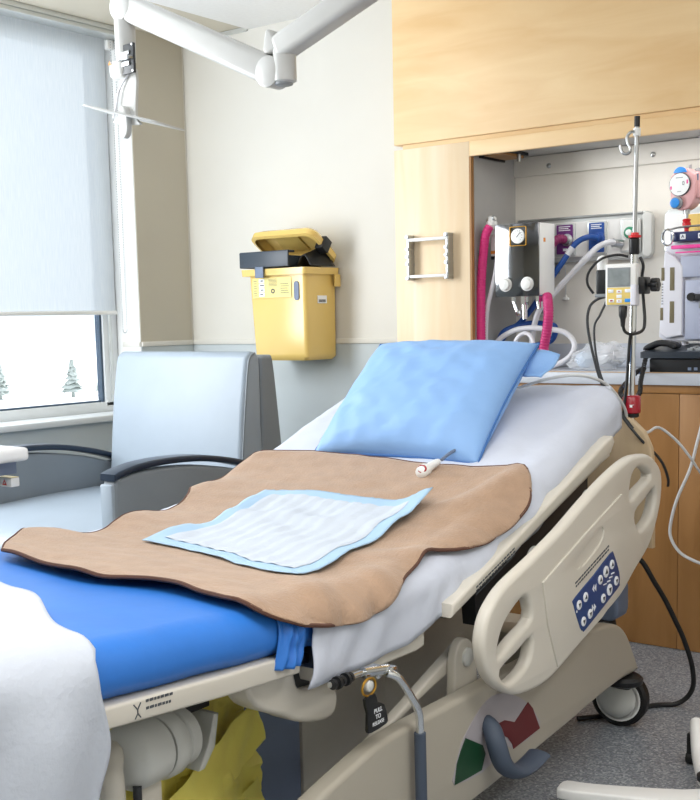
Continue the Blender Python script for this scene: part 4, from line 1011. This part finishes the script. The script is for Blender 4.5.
MB().tube([(-1.921, YB-.075, 1.49), (-1.945, 4.13, 1.492), (-1.985, 4.11, 1.468), (-2.029, 4.09, 1.40), (-2.074, 4.08, 1.337), (-2.12, 4.09, 1.28), (-2.159, 4.1, 1.235), (-2.22, 4.1, 1.17), (-2.27, 4.08, 1.13), (-2.295, 4.06, 1.08)], .0115, 10).build('hose', M['blue_h'], bh)
MB().tube([(-2.295, 4.06, 1.10), (-2.26, 4.05, 1.14), (-2.19, 4.09, 1.165), (-2.12, 4.12, 1.165), (-2.08, 4.13, 1.15), (-2.10, 4.14, 1.10), (-2.16, 4.13, 1.08)], .0115, 10).build('loop', M['blue_h'], bh)
MB().cyl((-2.012, 4.098, 1.428), (-1.993, 4.106, 1.456), .0127, n=14).build('hose_label', M['white_h'], bh)
wh_ = thing('white_gas_hose', 'white hose from the green-knob outlet crossing behind the mixer box', 'hose', (-2.0, 4.08, 1.0))
MB().tube([(-1.838, YB-.066, 1.462), (-1.85, 4.13, 1.468), (-1.89, 4.11, 1.452), (-1.931, 4.08, 1.404), (-2.0, 4.08, 1.34), (-2.056, 4.08, 1.287), (-2.105, 4.05, 1.223), (-2.13, 4.05, 1.16), (-2.142, 4.05, 1.091), (-2.14, 4.05, 1.02)], .0115, 10).build('hose', M['white_h'], wh_)
MB().cyl((-1.822, YB-.062, 1.462), (-1.848, 4.15, 1.467), .016, n=16).build('connector', M['steel_sat'], wh_)
MB().cyl((-1.945, 4.08, 1.392), (-1.912, 4.088, 1.424), .0127, n=14).build('hose_label', M['lav'], wh_)
tag(MB().tube([(-2.29, 3.99, 1.04), (-2.266, 4.0, 1.10), (-2.199, 4.0, 1.139), (-2.14, 4.01, 1.15), (-2.089, 4.02, 1.148), (-2.005, 4.05, 1.133), (-1.965, 4.06, 1.09), (-1.972, 4.04, 1.04), (-2.03, 4.02, 1.005), (-2.10, 4.02, 1.002)], .0105, 10).build('white_hose_loop', M['white_h']), 'white hose looping on the worktop behind the pillow', 'hose')
tag(MB().tube([(-2.175, 3.97, 1.005), (-2.18, 3.975, 1.07), (-2.165, 3.98, 1.115), (-2.13, 3.985, 1.13), (-2.10, 3.98, 1.10), (-2.09, 3.97, 1.03)], .008, 10).build('short_white_tube', M['white_h']), 'thin white tube arching under the mixer box', 'hose')
pc = thing('pull_cord', 'thin pull cord with white end hanging below the gas console', 'pull cord', (-2.08, 4.2, 1.25))
MB().cyl((-2.082, 4.222, 1.41), (-2.079, 4.222, 1.275), .002, n=6).build('cord', M['white_cord'], pc)
MB().lathe((-2.079, 4.222, 1.278), (0, 0, -1), [(0, .004), (.01, .006), (.012, .013), (.02, .013), (.022, .004)], 14).build('pull_knob', M['white_p'], pc)
so = thing('wall_socket', 'grey wall socket low in the alcove behind the mixer box', 'socket', (-2.19, 4.23, 1.2))
MB().box((-2.235, YB-.010, 1.19), (-2.165, YB-.0035, 1.30), .002).build('plate', M['bed_lt'], so)
MB().box((-2.217, YB-.013, 1.205), (-2.183, YB-.0095, 1.235), .001).box((-2.217, YB-.013, 1.25), (-2.183, YB-.0095, 1.28), .001).build('outlet', M['grey_pl'], so)

# gas mixer box
mx = thing('gas_mixer', 'mirror polished steel gas mixer box with round gauge in the alcove', 'gas mixer', (-2.14, 4.0, 1.26))
MB().box((-2.235, 3.93, 1.272), (-2.047, 3.936, 1.548), .002).build('front_plate', M['steel'], mx)
MB().box((-2.233, 3.9365, 1.276), (-2.046, 4.06, 1.546), .004).build('housing', M['white_p'], mx)
MB().box((-2.17, 4.06, 1.36), (-2.11, YB-.004, 1.40), .003).build('wall_arm', M['steel_sat'], mx)
MB().shape([rrect(-2.170, 1.462, -2.098, 1.536, .006, 3), rrect(-2.167, 1.465, -2.101, 1.533, .005, 3)[::-1]], .0022, XZ(3.928), .001).build('gauge_frame', M['gold'], mx)
ga = MB(); ga.lathe((-2.134, 3.9295, 1.499), (0, -1, 0), [(0, .028), (.006, .028), (.007, .025)], 28); gg = ga.build('gauge', M['dial'], mx)
tk = MB()
for k in range(11):
    a = math.radians(225-27*k); c_, s_ = math.cos(a), math.sin(a); tk.cyl((-2.134+.017*c_, 3.9222, 1.499+.017*s_), (-2.134+.023*c_, 3.9222, 1.499+.023*s_), .0007, n=5)
tk.cyl((-2.134-.004, 3.9218, 1.499-.004), (-2.134+.012, 3.9218, 1.499+.013), .0012, n=6); tk.build('scale_marks', M['ink'], gg)
for x in (-2.187, -2.094): MB().lathe((x, 3.9295, 1.318), (0, -1, 0), [(0, .026), (.006, .027), (.008, .022), (.018, .020), (.02, .015)], 24).build('dial_knob', M['white_p'], mx)
MB().box((-2.047, 3.965, 1.475), (-2.0455, 3.982, 1.49)).build('warning_sticker', M['orange_l'], mx)
ft_ = MB(); ft_.cyl((-2.126, 3.965, 1.272), (-2.126, 3.965, 1.24), .017, n=6).cyl((-2.126, 3.965, 1.24), (-2.126, 3.965, 1.222), .013, n=14).cyl((-2.126, 3.965, 1.222), (-2.126, 3.965, 1.185), .010, n=12); ft_.build('main_fitting', M['chrome'], mx)
ft_ = MB(); ft_.cyl((-2.175, 3.965, 1.272), (-2.175, 3.965, 1.255), .010, n=6).cyl((-2.175, 3.965, 1.258), (-2.160, 3.965, 1.215), .008, n=12).lathe((-2.155, 3.965, 1.215), (.3, 0, -1), [(0, .011), (.014, .010), (.02, .005)], 12); ft_.build('side_fitting', M['chrome'], mx)
ft_ = MB(); ft_.cyl((-2.066, 3.965, 1.272), (-2.066, 3.965, 1.25), .014, n=6).cyl((-2.066, 3.965, 1.25), (-2.062, 3.965, 1.225), .011, n=12); ft_.build('side_fitting', M['chrome'], mx)
cn = MB(); cn.lathe((-2.262, 3.95, 1.535), (.1, 0, 1), [(0, .017), (.012, .02), (.014, .022), (.026, .022), (.03, .018), (.044, .017), (.05, .010)], 20); cn.cyl((-2.262, 3.95, 1.55), (-2.232, 3.95, 1.535), .009, n=12); cn.build('top_connector', M['white_p'], mx)
MB().cyl((-2.276, 3.947, 1.562), (-2.245, 3.947, 1.576), .0125, n=16).build('connector_ring', M['steel_sat'], mx)
MB().box((-2.276, 3.965, 1.43), (-2.243, 3.985, 1.515), .006).build('analyser', M['white_p'], mx); MB().box((-2.275, 3.966, 1.418), (-2.246, 3.984, 1.432), .003).build('analyser_base', M['black'], mx)
MB().box((-2.274, 3.9638, 1.44), (-2.246, 3.9648, 1.452)).build('sticker', M['orange_l'], mx)
tag(MB().tube([(-2.262, 3.938, 1.545), (-2.275, 3.93, 1.515), (-2.283, 3.93, 1.47), (-2.295, 3.93, 1.36), (-2.300, 3.93, 1.228), (-2.300, 3.93, 1.10), (-2.298, 3.935, 1.01)], .0175, 14, rib=.0009).build('breathing_hose', M['pink']), 'hot pink corrugated hose hanging left of the mixer box', 'hose', 'pink breathing hoses')
tag(MB().tube([(-2.032, 3.965, 1.273), (-2.020, 3.95, 1.25), (-2.010, 3.935, 1.20), (-2.014, 3.93, 1.14), (-2.026, 3.93, 1.08), (-2.035, 3.935, 1.01)], .0185, 14, rib=.0009).build('breathing_hose', M['magenta']), 'magenta corrugated hose dropping from under the mixer box', 'hose', 'pink breathing hoses')
tag(MB().tube([(-2.245, 3.955, 1.53), (-2.237, 3.955, 1.47), (-2.243, 3.95, 1.38), (-2.262, 3.948, 1.30), (-2.280, 3.95, 1.24), (-2.292, 3.955, 1.17), (-2.296, 3.96, 1.06)], .009, 10).build('clear_tube', M['white_h']), 'whitish tube hanging between pink hose and mixer box', 'hose')

# ------------------------------------------------------------------ second console, vacuum regulator, canister
g2 = thing('suction_console', 'white framed console with yellow outlet plate at the picture edge', 'gas outlet panel', (-1.4, 4.22, 1.37))
MB().shape([rrect(-1.668, 1.405, -1.0, 1.583, .03, 6)], .016, XZ(YB-.019), .006).build('frame', M['alu'], g2)
MB().shape([rrect(-1.645, 1.424, -1.03, 1.560, .012, 4)], .004, XZ(YB-.037), .001).build('face', M['white_p'], g2)
MB().shape([rrect(-1.575, 1.432, -1.42, 1.556, .008, 4)], .006, XZ(YB-.046), .002).build('outlet_plate', M['yellow'], g2)
MB().lathe((-1.535, YB-.053, 1.50), (0, -1, 0), [(0, .018), (.01, .018), (.014, .012)], 16).build('socket', M['yellow_in'], g2)
vr = thing('vacuum_regulator', 'pale pink vacuum regulator with white dial and blue knob', 'regulator', (-1.52, 4.04, 1.55))
Rv = Matrix.Translation((-1.519, 4.04, 1.635)) @ Matrix.Rotation(math.radians(-8), 4, 'Z')
XV = Rv @ Matrix(((1, 0, 0, 0), (0, 0, -1, 0), (0, 1, 0, 0), (0, 0, 0, 1)))
bd = MB(); bd.shape([crl([(-.052, .03), (-.045, .048), (-.02, .066), (.012, .066), (.036, .048), (.046, .044), (.050, .02), (.044, -.035), (.028, -.066), (-.002, -.078), (-.030, -.072), (-.048, -.045)], 3)], .026, XV, .006); bd.build('body', M['pale_pink'], vr)
MB().box((.036, -.018, -.04), (.056, .045, .052), .008, 3, Rv).build('side_cover', M['pale_pink'], vr)
MB().box((.040, -.0205, .022), (.054, -.0185, .044), mtx=Rv).build('side_label', M['slate'], vr)
dl = MB(); dl.lathe(XV @ V((-.012, .012, .026)), Rv.to_3x3() @ V((0, -1, 0)), [(0, .041), (.005, .041), (.006, .038)], 32); dl.build('dial_rim', M['ink'], vr)
df = MB(); df.lathe(XV @ V((-.012, .012, .0322)), Rv.to_3x3() @ V((0, -1, 0)), [(0, .0385), (.001, .0385)], 32); dfo = df.build('dial', M['dial'], vr)
ds = MB(); ds.shape([rrect(.000, .008, .008, .022, .003, 3), rrect(.002, .011, .006, .019, .0015, 3)[::-1]], .0002, XV @ Matrix.Translation((0, 0, .0337))); ds.shape([rrect(-.026, .034, .002, .0365, .001, 2)], .0002, XV @ Matrix.Translation((0, 0, .0337))); ds.shape([rrect(-.02, -.014, -.004, -.0122, .0008, 2)], .0002, XV @ Matrix.Translation((0, 0, .0337))); ds.build('digit', M['grey_pl'], dfo)
db = MB(); db.shape([rrect(-.047, -.004, -.041, .008, .002, 2)], .0002, XV @ Matrix.Translation((0, 0, .0337))); db.shape([rrect(.016, .012, .022, .026, .002, 2)], .0002, XV @ Matrix.Translation((0, 0, .0337))); db.build('colour_mark', M['pinkstripe'], dfo)
bt = MB(); bt.shape([arc(-.012, .046, .027, 15, 165, 12)], .004, XV @ Matrix.Translation((0, 0, .025)), .001); bt.build('mode_label', M['bright_blue'], vr)
kn_ = MB(); kn_.lathe(XV @ V((-.022, -.052, .024)), Rv.to_3x3() @ V((.1, -1, 0)), [(0, .022), (.016, .022), (.018, .019)], 24); kn_.build('knob', M['grey_pl'], vr)
kn_ = MB(); kn_.lathe(XV @ V((-.0235, -.052, .0422)), Rv.to_3x3() @ V((.1, -1, 0)), [(0, .0175), (.004, .0165), (.005, .012)], 24); kn_.build('knob_cap', M['bright_blue'], vr)
MB().cyl((-1.51, 4.045, 1.70), (-1.51, 4.045, 1.716), .005, n=10).lathe((-1.488, 4.07, 1.688), (0, 0, 1), [(0, .018), (.01, .017), (.016, .01)], 16).build('top_fitting', M['grey_pl'], vr)
MB().cyl((-1.515, 4.06, 1.60), (-1.515, YB-.05, 1.60), .012, n=14).build('wall_adapter', M['steel_sat'], vr)
MB().cyl((-1.517, 4.035, 1.562), (-1.517, 4.035, 1.545), .012, n=14).cyl((-1.517, 4.035, 1.545), (-1.517, 4.035, 1.53), .006, n=12).build('stem', M['steel_sat'], vr)
MB().lathe((-1.517, 4.035, 1.528), (0, 0, -1), [(0, .010), (.004, .015), (.012, .012), (.014, .015), (.028, .014), (.034, .008), (.052, .007)], 18).build('red_trap', M['red'], vr)

sc = thing('suction_canister', 'white suction canister holder with navy lid and pink band', 'suction canister', (-1.45, 4.06, 1.10))
bo = MB(); bo.shape([[(-1.612, 1.135), (-1.590, 1.455), (-1.572, 1.470), (-1.30, 1.470), (-1.30, 1.122), (-1.585, 1.118)]], .06, XZ(4.08), .01, 3); bo.build('housing', M['lav'], sc)
fp = MB(); fp.shape([[(-1.602, 1.15), (-1.584, 1.44), (-1.545, 1.42), (-1.515, 1.385), (-1.515, 1.14), (-1.575, 1.13)]], .012, XZ(4.010), .006, 3); fp.build('side_wing', M['lav'], sc)
fp = MB(); fp.box((-1.505, 3.995, 1.125), (-1.32, 4.015, 1.335), .004); fp.build('front_panel', M['lav_d'], sc)
fp = MB(); fp.box((-1.525, 4.0, 1.345), (-1.32, 4.012, 1.42), .004).build('inner_shell', M['lav_d'], sc)
for (x0, x1, z0, z1) in ((-1.594, -1.582, 1.336, 1.382), (-1.597, -1.586, 1.195, 1.240), (-1.562, -1.545, 1.30, 1.382), (-1.562, -1.545, 1.185, 1.262)):
    MB().box((x0, 3.9965, z0), (x1, 3.9995, z1), .001).build('sight_window', M['amber'], sc)
mk = MB()
for k in range(8): mk.box((-1.592, 3.9968, 1.252+.010*k), (-1.586, 3.9978, 1.255+.010*k))
mk.build('level_marks', M['ink'], sc)
MB().box((-1.480, 3.975, 1.262), (-1.40, 3.996, 1.285), .003).lathe((-1.477, 3.985, 1.275), (0, -1, 0), [(0, .016), (.012, .014)], 14).build('latch', M['black'], sc)
MB().box((-1.45, 3.98, 1.235), (-1.40, 3.996, 1.258), .002).build('latch_plate', M['grey_pl'], sc)
MB().box((-1.56, 3.99, 1.471), (-1.30, 4.12, 1.505), .006).build('lid', M['navy_d'], sc)
MB().box((-1.555, 3.985, 1.445), (-1.30, 4.0, 1.458), .003).build('pink_band', M['pinkstripe'], sc); MB().box((-1.54, 3.99, 1.430), (-1.30, 4.001, 1.435), .001).build('pink_band', M['pinkstripe'], sc)
sq = MB(); sq.shape([rrect(-1.523, 1.478, -1.503, 1.496, .002, 3)], .0006, XZ(3.989)); sq.shape([rrect(-1.458, 1.478, -1.438, 1.496, .002, 3)], .0006, XZ(3.989)); sqo = sq.build('label_square', M['white_ink'], sc)
lt = MB(); lt.text('A', .018, XZ(3.9879) @ Matrix.Translation((-1.513, 1.487, 0))); lt.text('C', .018, XZ(3.9879) @ Matrix.Translation((-1.448, 1.487, 0))); lt.build('lettering', M['navy_d'], sqo)
rgx = MB(); rgx.tube([(-1.565+.020*math.cos(2*PI*k/16), 3.98, 1.487+.028*math.sin(2*PI*k/16)) for k in range(16)], .004, 8, 2, True); rgx.build('wire_ring', M['chrome'], sc)
MB().tube([(-1.565, 3.985, 1.512), (-1.52, 3.985, 1.520), (-1.42, 3.985, 1.522), (-1.31, 3.985, 1.523)], .0035, 8).build('wire_rail', M['steel_sat'], sc)
MB().cyl((-1.555, 4.06, 1.117), (-1.555, 4.06, 1.085), .012, n=12).cyl((-1.527, 4.06, 1.117), (-1.527, 4.06, 1.085), .012, n=12).build('foot_peg', M['lav'], sc)
MB().box((-1.55, 4.141, 1.2), (-1.35, YB-.004, 1.4), .004).build('wall_plate', M['grey_pl'], sc)

for o_ in sc.children: o_.location.z -= .024

# telephone
ph = thing('desk_telephone', 'black desk telephone on the alcove worktop', 'telephone', (-1.48, 3.97, .99))
MB().shape([[(3.885, .9905), (3.885, 1.035), (3.90, 1.043), (4.08, 1.062), (4.09, 1.05), (4.09, .9905)]], .125, YZ(-1.465), .004).build('base', M['black'], ph)
MB().shape([[(3.872, 1.040), (3.872, 1.062), (4.09, 1.085), (4.09, 1.063)]], .145, YZ(-1.475), .005).build('top_deck', M['phone'], ph)
MB().shape([crl([(-1.625, 1.068), (-1.618, 1.082), (-1.59, 1.096), (-1.565, 1.103), (-1.53, 1.100), (-1.505, 1.090), (-1.50, 1.076), (-1.515, 1.070), (-1.535, 1.078), (-1.565, 1.081), (-1.585, 1.076), (-1.605, 1.068)], 3)], .024, XZ(3.93), .007).build('handset', M['black'], ph)
for i in range(3):
    for j in range(3): MB().box((-1.46+.03*i, 3.90+.03*j, 1.064+.0033*j), (-1.44+.03*i, 3.918+.03*j, 1.074+.0033*j), .002).build('key', M['grey_pl'], ph)
vt = MB()
for k in range(4): vt.box((-1.45+.022*k, 3.8835, .998), (-1.438+.022*k, 3.885, 1.008))
vt.build('vent_slots', M['slate'], ph)
coil = []
path = cr([(-1.604, 3.905, 1.062), (-1.600, 3.87, 1.03), (-1.580, 3.80, .99), (-1.553, 3.72, .965), (-1.515, 3.62, .935), (-1.50, 3.53, .92), (-1.515, 3.49, .93), (-1.545, 3.54, .95), (-1.575, 3.70, .985), (-1.60, 3.82, .999), (-1.605, 3.875, 1.003)], 40)
u0 = None
for i, p in enumerate(path):
    d = (path[min(i+1, len(path)-1)]-path[max(i-1, 0)]).normalized(); u_, w_, _ = basis(d); a = i*1.15
    coil.append(p+.0065*(math.cos(a)*u_+math.sin(a)*w_))
MB().tube(coil, .0028, 6, 1).build('coiled_cord', M['black'], ph)

# plastic bag with mask on the worktop
mb = thing('packaged_mask', 'clear plastic bag with a pale blue oxygen mask on the worktop', 'oxygen mask', (-1.83, 4.0, .99))
bg = MB(); bmesh.ops.create_icosphere(bg.bm, subdivisions=4, radius=1)
for v in bg.bm.verts:
    k = 1+.22*noise.noise(v.co*2.2)+.10*noise.noise(v.co*6)
    v.co = V((-1.835+.115*v.co.x*k, 3.995+.06*v.co.y*k, max(.992, 1.035+.058*v.co.z*k+.012*v.co.x)))
bg.build('bag', M['film'], mb, angle=15)
ms = MB(); bmesh.ops.create_uvsphere(ms.bm, u_segments=24, v_segments=16, radius=1)
for v in ms.bm.verts: v.co = V((-1.885+.036*v.co.x, 3.985+.03*v.co.y, 1.030+.032*v.co.z))
ms.build('mask_cup', M['mask_blue'], mb)
wr = MB(); rnd = random.Random(5)
def wrap_f(u, v): return V((-1.85+.10*u+.012*nz(u*4, v*4, 2, 71), 3.97+.05*v+.015*nz(u*4, v*4, 2, 72), 1.015+.07*math.sin(PI*(.15+.7*u))*(.4+.6*v)+.012*nz(u*5, v*5, 2, 73)))
wr.grid(wrap_f, 12, 12); wr.build('paper_wrap', M['white_h'], mb, angle=15)
tb_ = MB(); tb_.tube([(-1.80, 3.97, 1.02), (-1.77, 3.965, 1.0305), (-1.74, 3.97, 1.02), (-1.755, 4.0, 1.012), (-1.79, 3.99, 1.015)], .006, 8); tb_.build('tubing', M['grey_cord'], mb)

# loose cables at the right
tag(MB().tube([(-1.60, 2.93, .99), (-1.53, 2.98, 1.015), (-1.47, 3.03, 1.025), (-1.43, 3.08, 1.015), (-1.405, 3.14, .985), (-1.39, 3.21, .92), (-1.40, 3.27, .86), (-1.392, 3.38, .83), (-1.40, 3.5, .835), (-1.365, 3.56, .79), (-1.335, 3.60, .735), (-1.315, 3.68, .66), (-1.28, 3.78, .60), (-1.2, 3.84, .56), (-1.1, 3.872, .55)], .0045, 8).build('white_cable', M['white_cord']), 'pale grey cable running from the pillow past the drip pole', 'cable')
tag(MB().tube([(-1.30, 3.96, .997), (-1.32, 3.87, .998), (-1.345, 3.838, .96), (-1.36, 3.83, .90), (-1.374, 3.83, .835), (-1.395, 3.83, .75), (-1.418, 3.83, .66), (-1.46, 3.83, .56), (-1.482, 3.83, .48), (-1.485, 3.83, .42), (-1.455, 3.83, .37), (-1.41, 3.83, .345), (-1.35, 3.83, .332), (-1.25, 3.83, .34), (-1.1, 3.84, .42), (-1.0, 3.872, .48)], .0055, 8).build('white_cable', M['white_cord']), 'white cable hanging in a loop against the base cabinet', 'cable')

# ------------------------------------------------------------------ wheeled stand at the right edge
ws = thing('wheeled_stand', 'wheeled equipment stand with grey pole at the picture edge', 'equipment stand', (-.93, 2.66, 0))
MB().cyl((-.925, 2.655, .06), (-.932, 2.675, 1.05), .016, n=18).build('pole', M['slate_d'], ws)
MB().cyl((-.9262, 2.6586, .30), (-.9272, 2.6614, .40), .0185, n=18).build('pole_sleeve', M['pale_pink'], ws, 'pink sleeve')
MB().lathe((-.925, 2.655, .066), (0, 0, 1), [(0, .03), (.012, .03), (.018, .02)], 18).build('pole_collar', M['black'], ws)
lg = MB(); lg.shape([crl([(-1.258, 2.478), (-1.255, 2.520), (-1.19, 2.538), (-1.0, 2.625), (-.93, 2.69), (-.86, 2.65), (-.93, 2.57), (-1.14, 2.490), (-1.24, 2.460)], 3)], .014, Matrix.Translation((.032, -.032, 0)) @ XY(.042), .006); lg.build('leg', M['white_p'], ws)
lg = MB(); lg.tube([(-.945, 2.675, .052), (-1.0, 2.79, .058), (-1.035, 2.87, .088), (-1.055, 2.92, .105)], .017, 10); lg.build('leg', M['white_p'], ws)
for x, y_ in ((-1.203, 2.468), (-1.055, 2.89)): MB().cyl((x-.012, y_, .017), (x+.012, y_, .017), .017, n=18).box((x-.012, y_-.010, .02), (x+.012, y_+.010, .04 if y_ < 2.6 else .085), .004).build('wheel', M['black_r'], ws)

# ------------------------------------------------------------------ ceiling boom arm
ab = thing('ceiling_boom_arm', 'white jointed boom arm hanging from the ceiling with empty display mount', 'boom arm', (-1.95, 2.8, 2.57))
def bar(a, b, w, h, m, name, bev=.02):
    a, b = V(a), V(b); d = (b-a); L = d.length; d.normalize(); s_ = d.cross(V((0, 0, 1))).normalized(); u_ = s_.cross(d)
    mt_ = Matrix(((d.x, s_.x, u_.x, a.x), (d.y, s_.y, u_.y, a.y), (d.z, s_.z, u_.z, a.z), (0, 0, 0, 1)))
    MB().box((0, -w/2, -h/2), (L, w/2, h/2), bev, 4, mt_).build(name, m, ab)
bar((-3.01, 2.8, 2.268), (-2.365, 2.8, 1.962), .062, .088, M['arm_w'], 'spring_arm', .022)
MB().lathe((-3.02, 2.765, 2.272), (0, 1, 0), [(0, .040), (.004, .048), (.066, .048), (.07, .040)], 28).build('arm_joint', M['arm_w'], ab)
MB().lathe((-2.372, 2.765, 1.963), (0, 1, 0), [(0, .040), (.004, .047), (.066, .047), (.07, .040)], 28).build('arm_joint', M['arm_w'], ab)
MB().lathe((-2.325, 2.80, 1.925), (0, 0, 1), [(0, .025), (.006, .036), (.10, .036), (.106, .033), (.125, .033)], 24).build('elbow', M['arm_w'], ab)
MB().lathe((-2.330, 2.80, 1.918), (0, 0, 1), [(0, .02), (.003, .028), (.010, .03)], 20).build('elbow_cap', M['grey_pl'], ab)
MB().shape([crl([(-2.385, 2.02), (-2.38, 2.075), (-2.368, 2.088), (-2.35, 2.075), (-2.335, 2.03)], 3)], .03, XZ(2.80), .008).build('elbow_shield', M['arm_w'], ab)
bar((-2.345, 2.8, 2.028), (-1.93, 2.8, 2.175), .075, .075, M['arm_w'], 'upper_arm', .018)
MB().lathe((-1.945, 2.8, 2.115), (0, 0, 1), [(0, .04), (.01, .055), (.12, .055), (.13, .04), (.46, .04)], 28).build('drop_tube', M['arm_w'], ab)
MB().lathe((-3.03, 2.80, 2.09), (0, 0, 1), [(0, .034), (.17, .036)], 24).build('drop_post', M['arm_w'], ab)
MB().box((-3.09, 2.765, 2.035), (-3.01, 2.835, 2.10), .022, 4).build('swivel', M['arm_w'], ab)
sw = MB(); sw.shape([[(-3.083, 2.083), (-3.067, 2.083), (-3.075, 2.097)]], .0004, XZ(2.7645)); sw.build('warning_mark', M['orange_l'], ab)
nk = MB(); nk.shape([crl([(-3.055, 2.06), (-3.06, 1.98), (-3.065, 1.93), (-3.09, 1.905), (-3.10, 1.896), (-2.975, 1.875), (-2.985, 1.895), (-2.988, 1.93), (-2.98, 2.06)], 3)], .006, XZ(2.80), .002); nk.build('neck_plate', M['arm_w'], ab)
MB().shape([crl([(-3.05, 1.85), (-3.052, 1.92), (-3.035, 1.945), (-3.015, 1.925), (-3.01, 1.86), (-3.03, 1.835)], 3)], .012, XZ(2.785), .005).build('mount_hub', M['arm_w'], ab)
ex = V((.3, .1, -.087)).normalized(); ev = V((-3.0, 2.8, .70)); ey = (ev-ex*ev.dot(ex)).normalized(); ez = ex.cross(ey)
if ez.z < 0: ez = -ez
TRM = Matrix(((ex.x, ey.x, ez.x, -3.0), (ex.y, ey.y, ez.y, 2.80), (ex.z, ey.z, ez.z, 1.902), (0, 0, 0, 1))) @ Matrix.Rotation(math.radians(-2), 4, 'X')
tp = MB(); tp.shape([rrect(-.147, -.11, .147, .11, .02, 5)], .003, TRM, .0015); tp.build('keyboard_tray', M['arm_w'], ab)
vp = MB(); RV = Matrix.Translation((-2.992, 2.775, 2.095)) @ Matrix.Rotation(math.radians(-6), 4, 'Z')
vp.box((-.042, -.006, -.052), (.036, .004, .046), .002, 2, RV); vpo = vp.build('display_plate', M['dark'], ab)
vb = MB().box((-.026, -.03, -.008), (.034, -.006, .002), .002, 2, RV).box((-.026, -.012, -.026), (.018, -.006, -.012), .001, 2, RV).box((-.026, -.012, .010), (.018, -.006, .022), .001, 2, RV); vb.build('plate_latch', M['steel_sat'], vpo)
bo_ = MB()
for x in (-.036, .030):
    for z in (-.046, .040): bo_.lathe(RV @ V((x, -.006, z)), (0, -1, 0), [(0, .004), (.002, .004)], 8)
bo_.build('bolts', M['steel_sat'], vpo)
cbp = MB(); cbp.tube([(-3.01, 2.79, 2.05), (-3.055, 2.785, 2.0), (-3.075, 2.785, 1.94), (-3.09, 2.785, 1.91)], .004, 8); cbp.build('cable', M['white_h'], ab)

# ------------------------------------------------------------------ lights, world, camera
wd = bpy.data.worlds.new('sky'); scn.world = wd; wd.use_nodes = True
bgn = wd.node_tree.nodes['Background']; bgn.inputs[0].default_value = (.87, .94, 1.0, 1); bgn.inputs[1].default_value = 1.6
def area(name, loc, rot, sx, sy, power, col):
    l = bpy.data.lights.new(name, 'AREA'); l.shape = 'RECTANGLE'; l.size = sx; l.size_y = sy; l.energy = power; l.color = col
    o = bpy.data.objects.new(name, l); COL.objects.link(o); o.location = loc; o.rotation_euler = rot; return o
wl = area('window_daylight', (-4.12, 2.1, 1.68), (0, 0, 0), .9, 1.5, 60, (.95, .98, 1))
wl.rotation_euler = V((-.88, -.47, .06)).to_track_quat('Z', 'Y').to_euler()
area('ceiling_light', (-1.2, 1.0, 2.56), (0, 0, 0), 2.4, 1.2, 38, (1, .98, .95))
area('fill_light_right', (.45, 1.7, 2.56), (0, 0, 0), .6, 1.2, 23, (1, .98, .95))  # added fill from upper right, lifts the bed's near side; no known fixture
area('ceiling_light_rear', (-1.0, -.9, 2.56), (0, 0, 0), 2.4, .6, 25, (1, .98, .95))
area('alcove_fill_light', (-1.2, 4.0, 1.832), (0, 0, 0), 1.6, .05, 3, (1, .97, .93))  # added fill that brightens the alcove, not a known fixture
sun = bpy.data.lights.new('sun', 'SUN'); sun.energy = 5; sun.angle = .02
so_ = bpy.data.objects.new('sun', sun); COL.objects.link(so_); so_.rotation_euler = V((.02, 1, 1)).to_track_quat('Z', 'Y').to_euler(); so_.location = (0, 20, 20)

cd = bpy.data.cameras.new('camera'); cam = bpy.data.objects.new('camera', cd); COL.objects.link(cam); scn.camera = cam
cd.sensor_fit = 'VERTICAL'; cd.sensor_height = 36; cd.lens = 36*1146/800; cd.shift_y = 52/800; cd.clip_start = .05; cd.clip_end = 2000
r_, d_, f_ = V((.80037429, .59910101, -.02188539)), V((.0516462, -.10527555, -.99310107)), V((-.59727185, .79372227, -.11520114))
cam.matrix_world = Matrix(((r_.x, -d_.x, -f_.x, 0), (r_.y, -d_.y, -f_.y, 0), (r_.z, -d_.z, -f_.z, 1.2), (0, 0, 0, 1)))
scn.view_settings.view_transform = 'Standard'; scn.view_settings.look = 'None'; scn.view_settings.exposure = 0.0
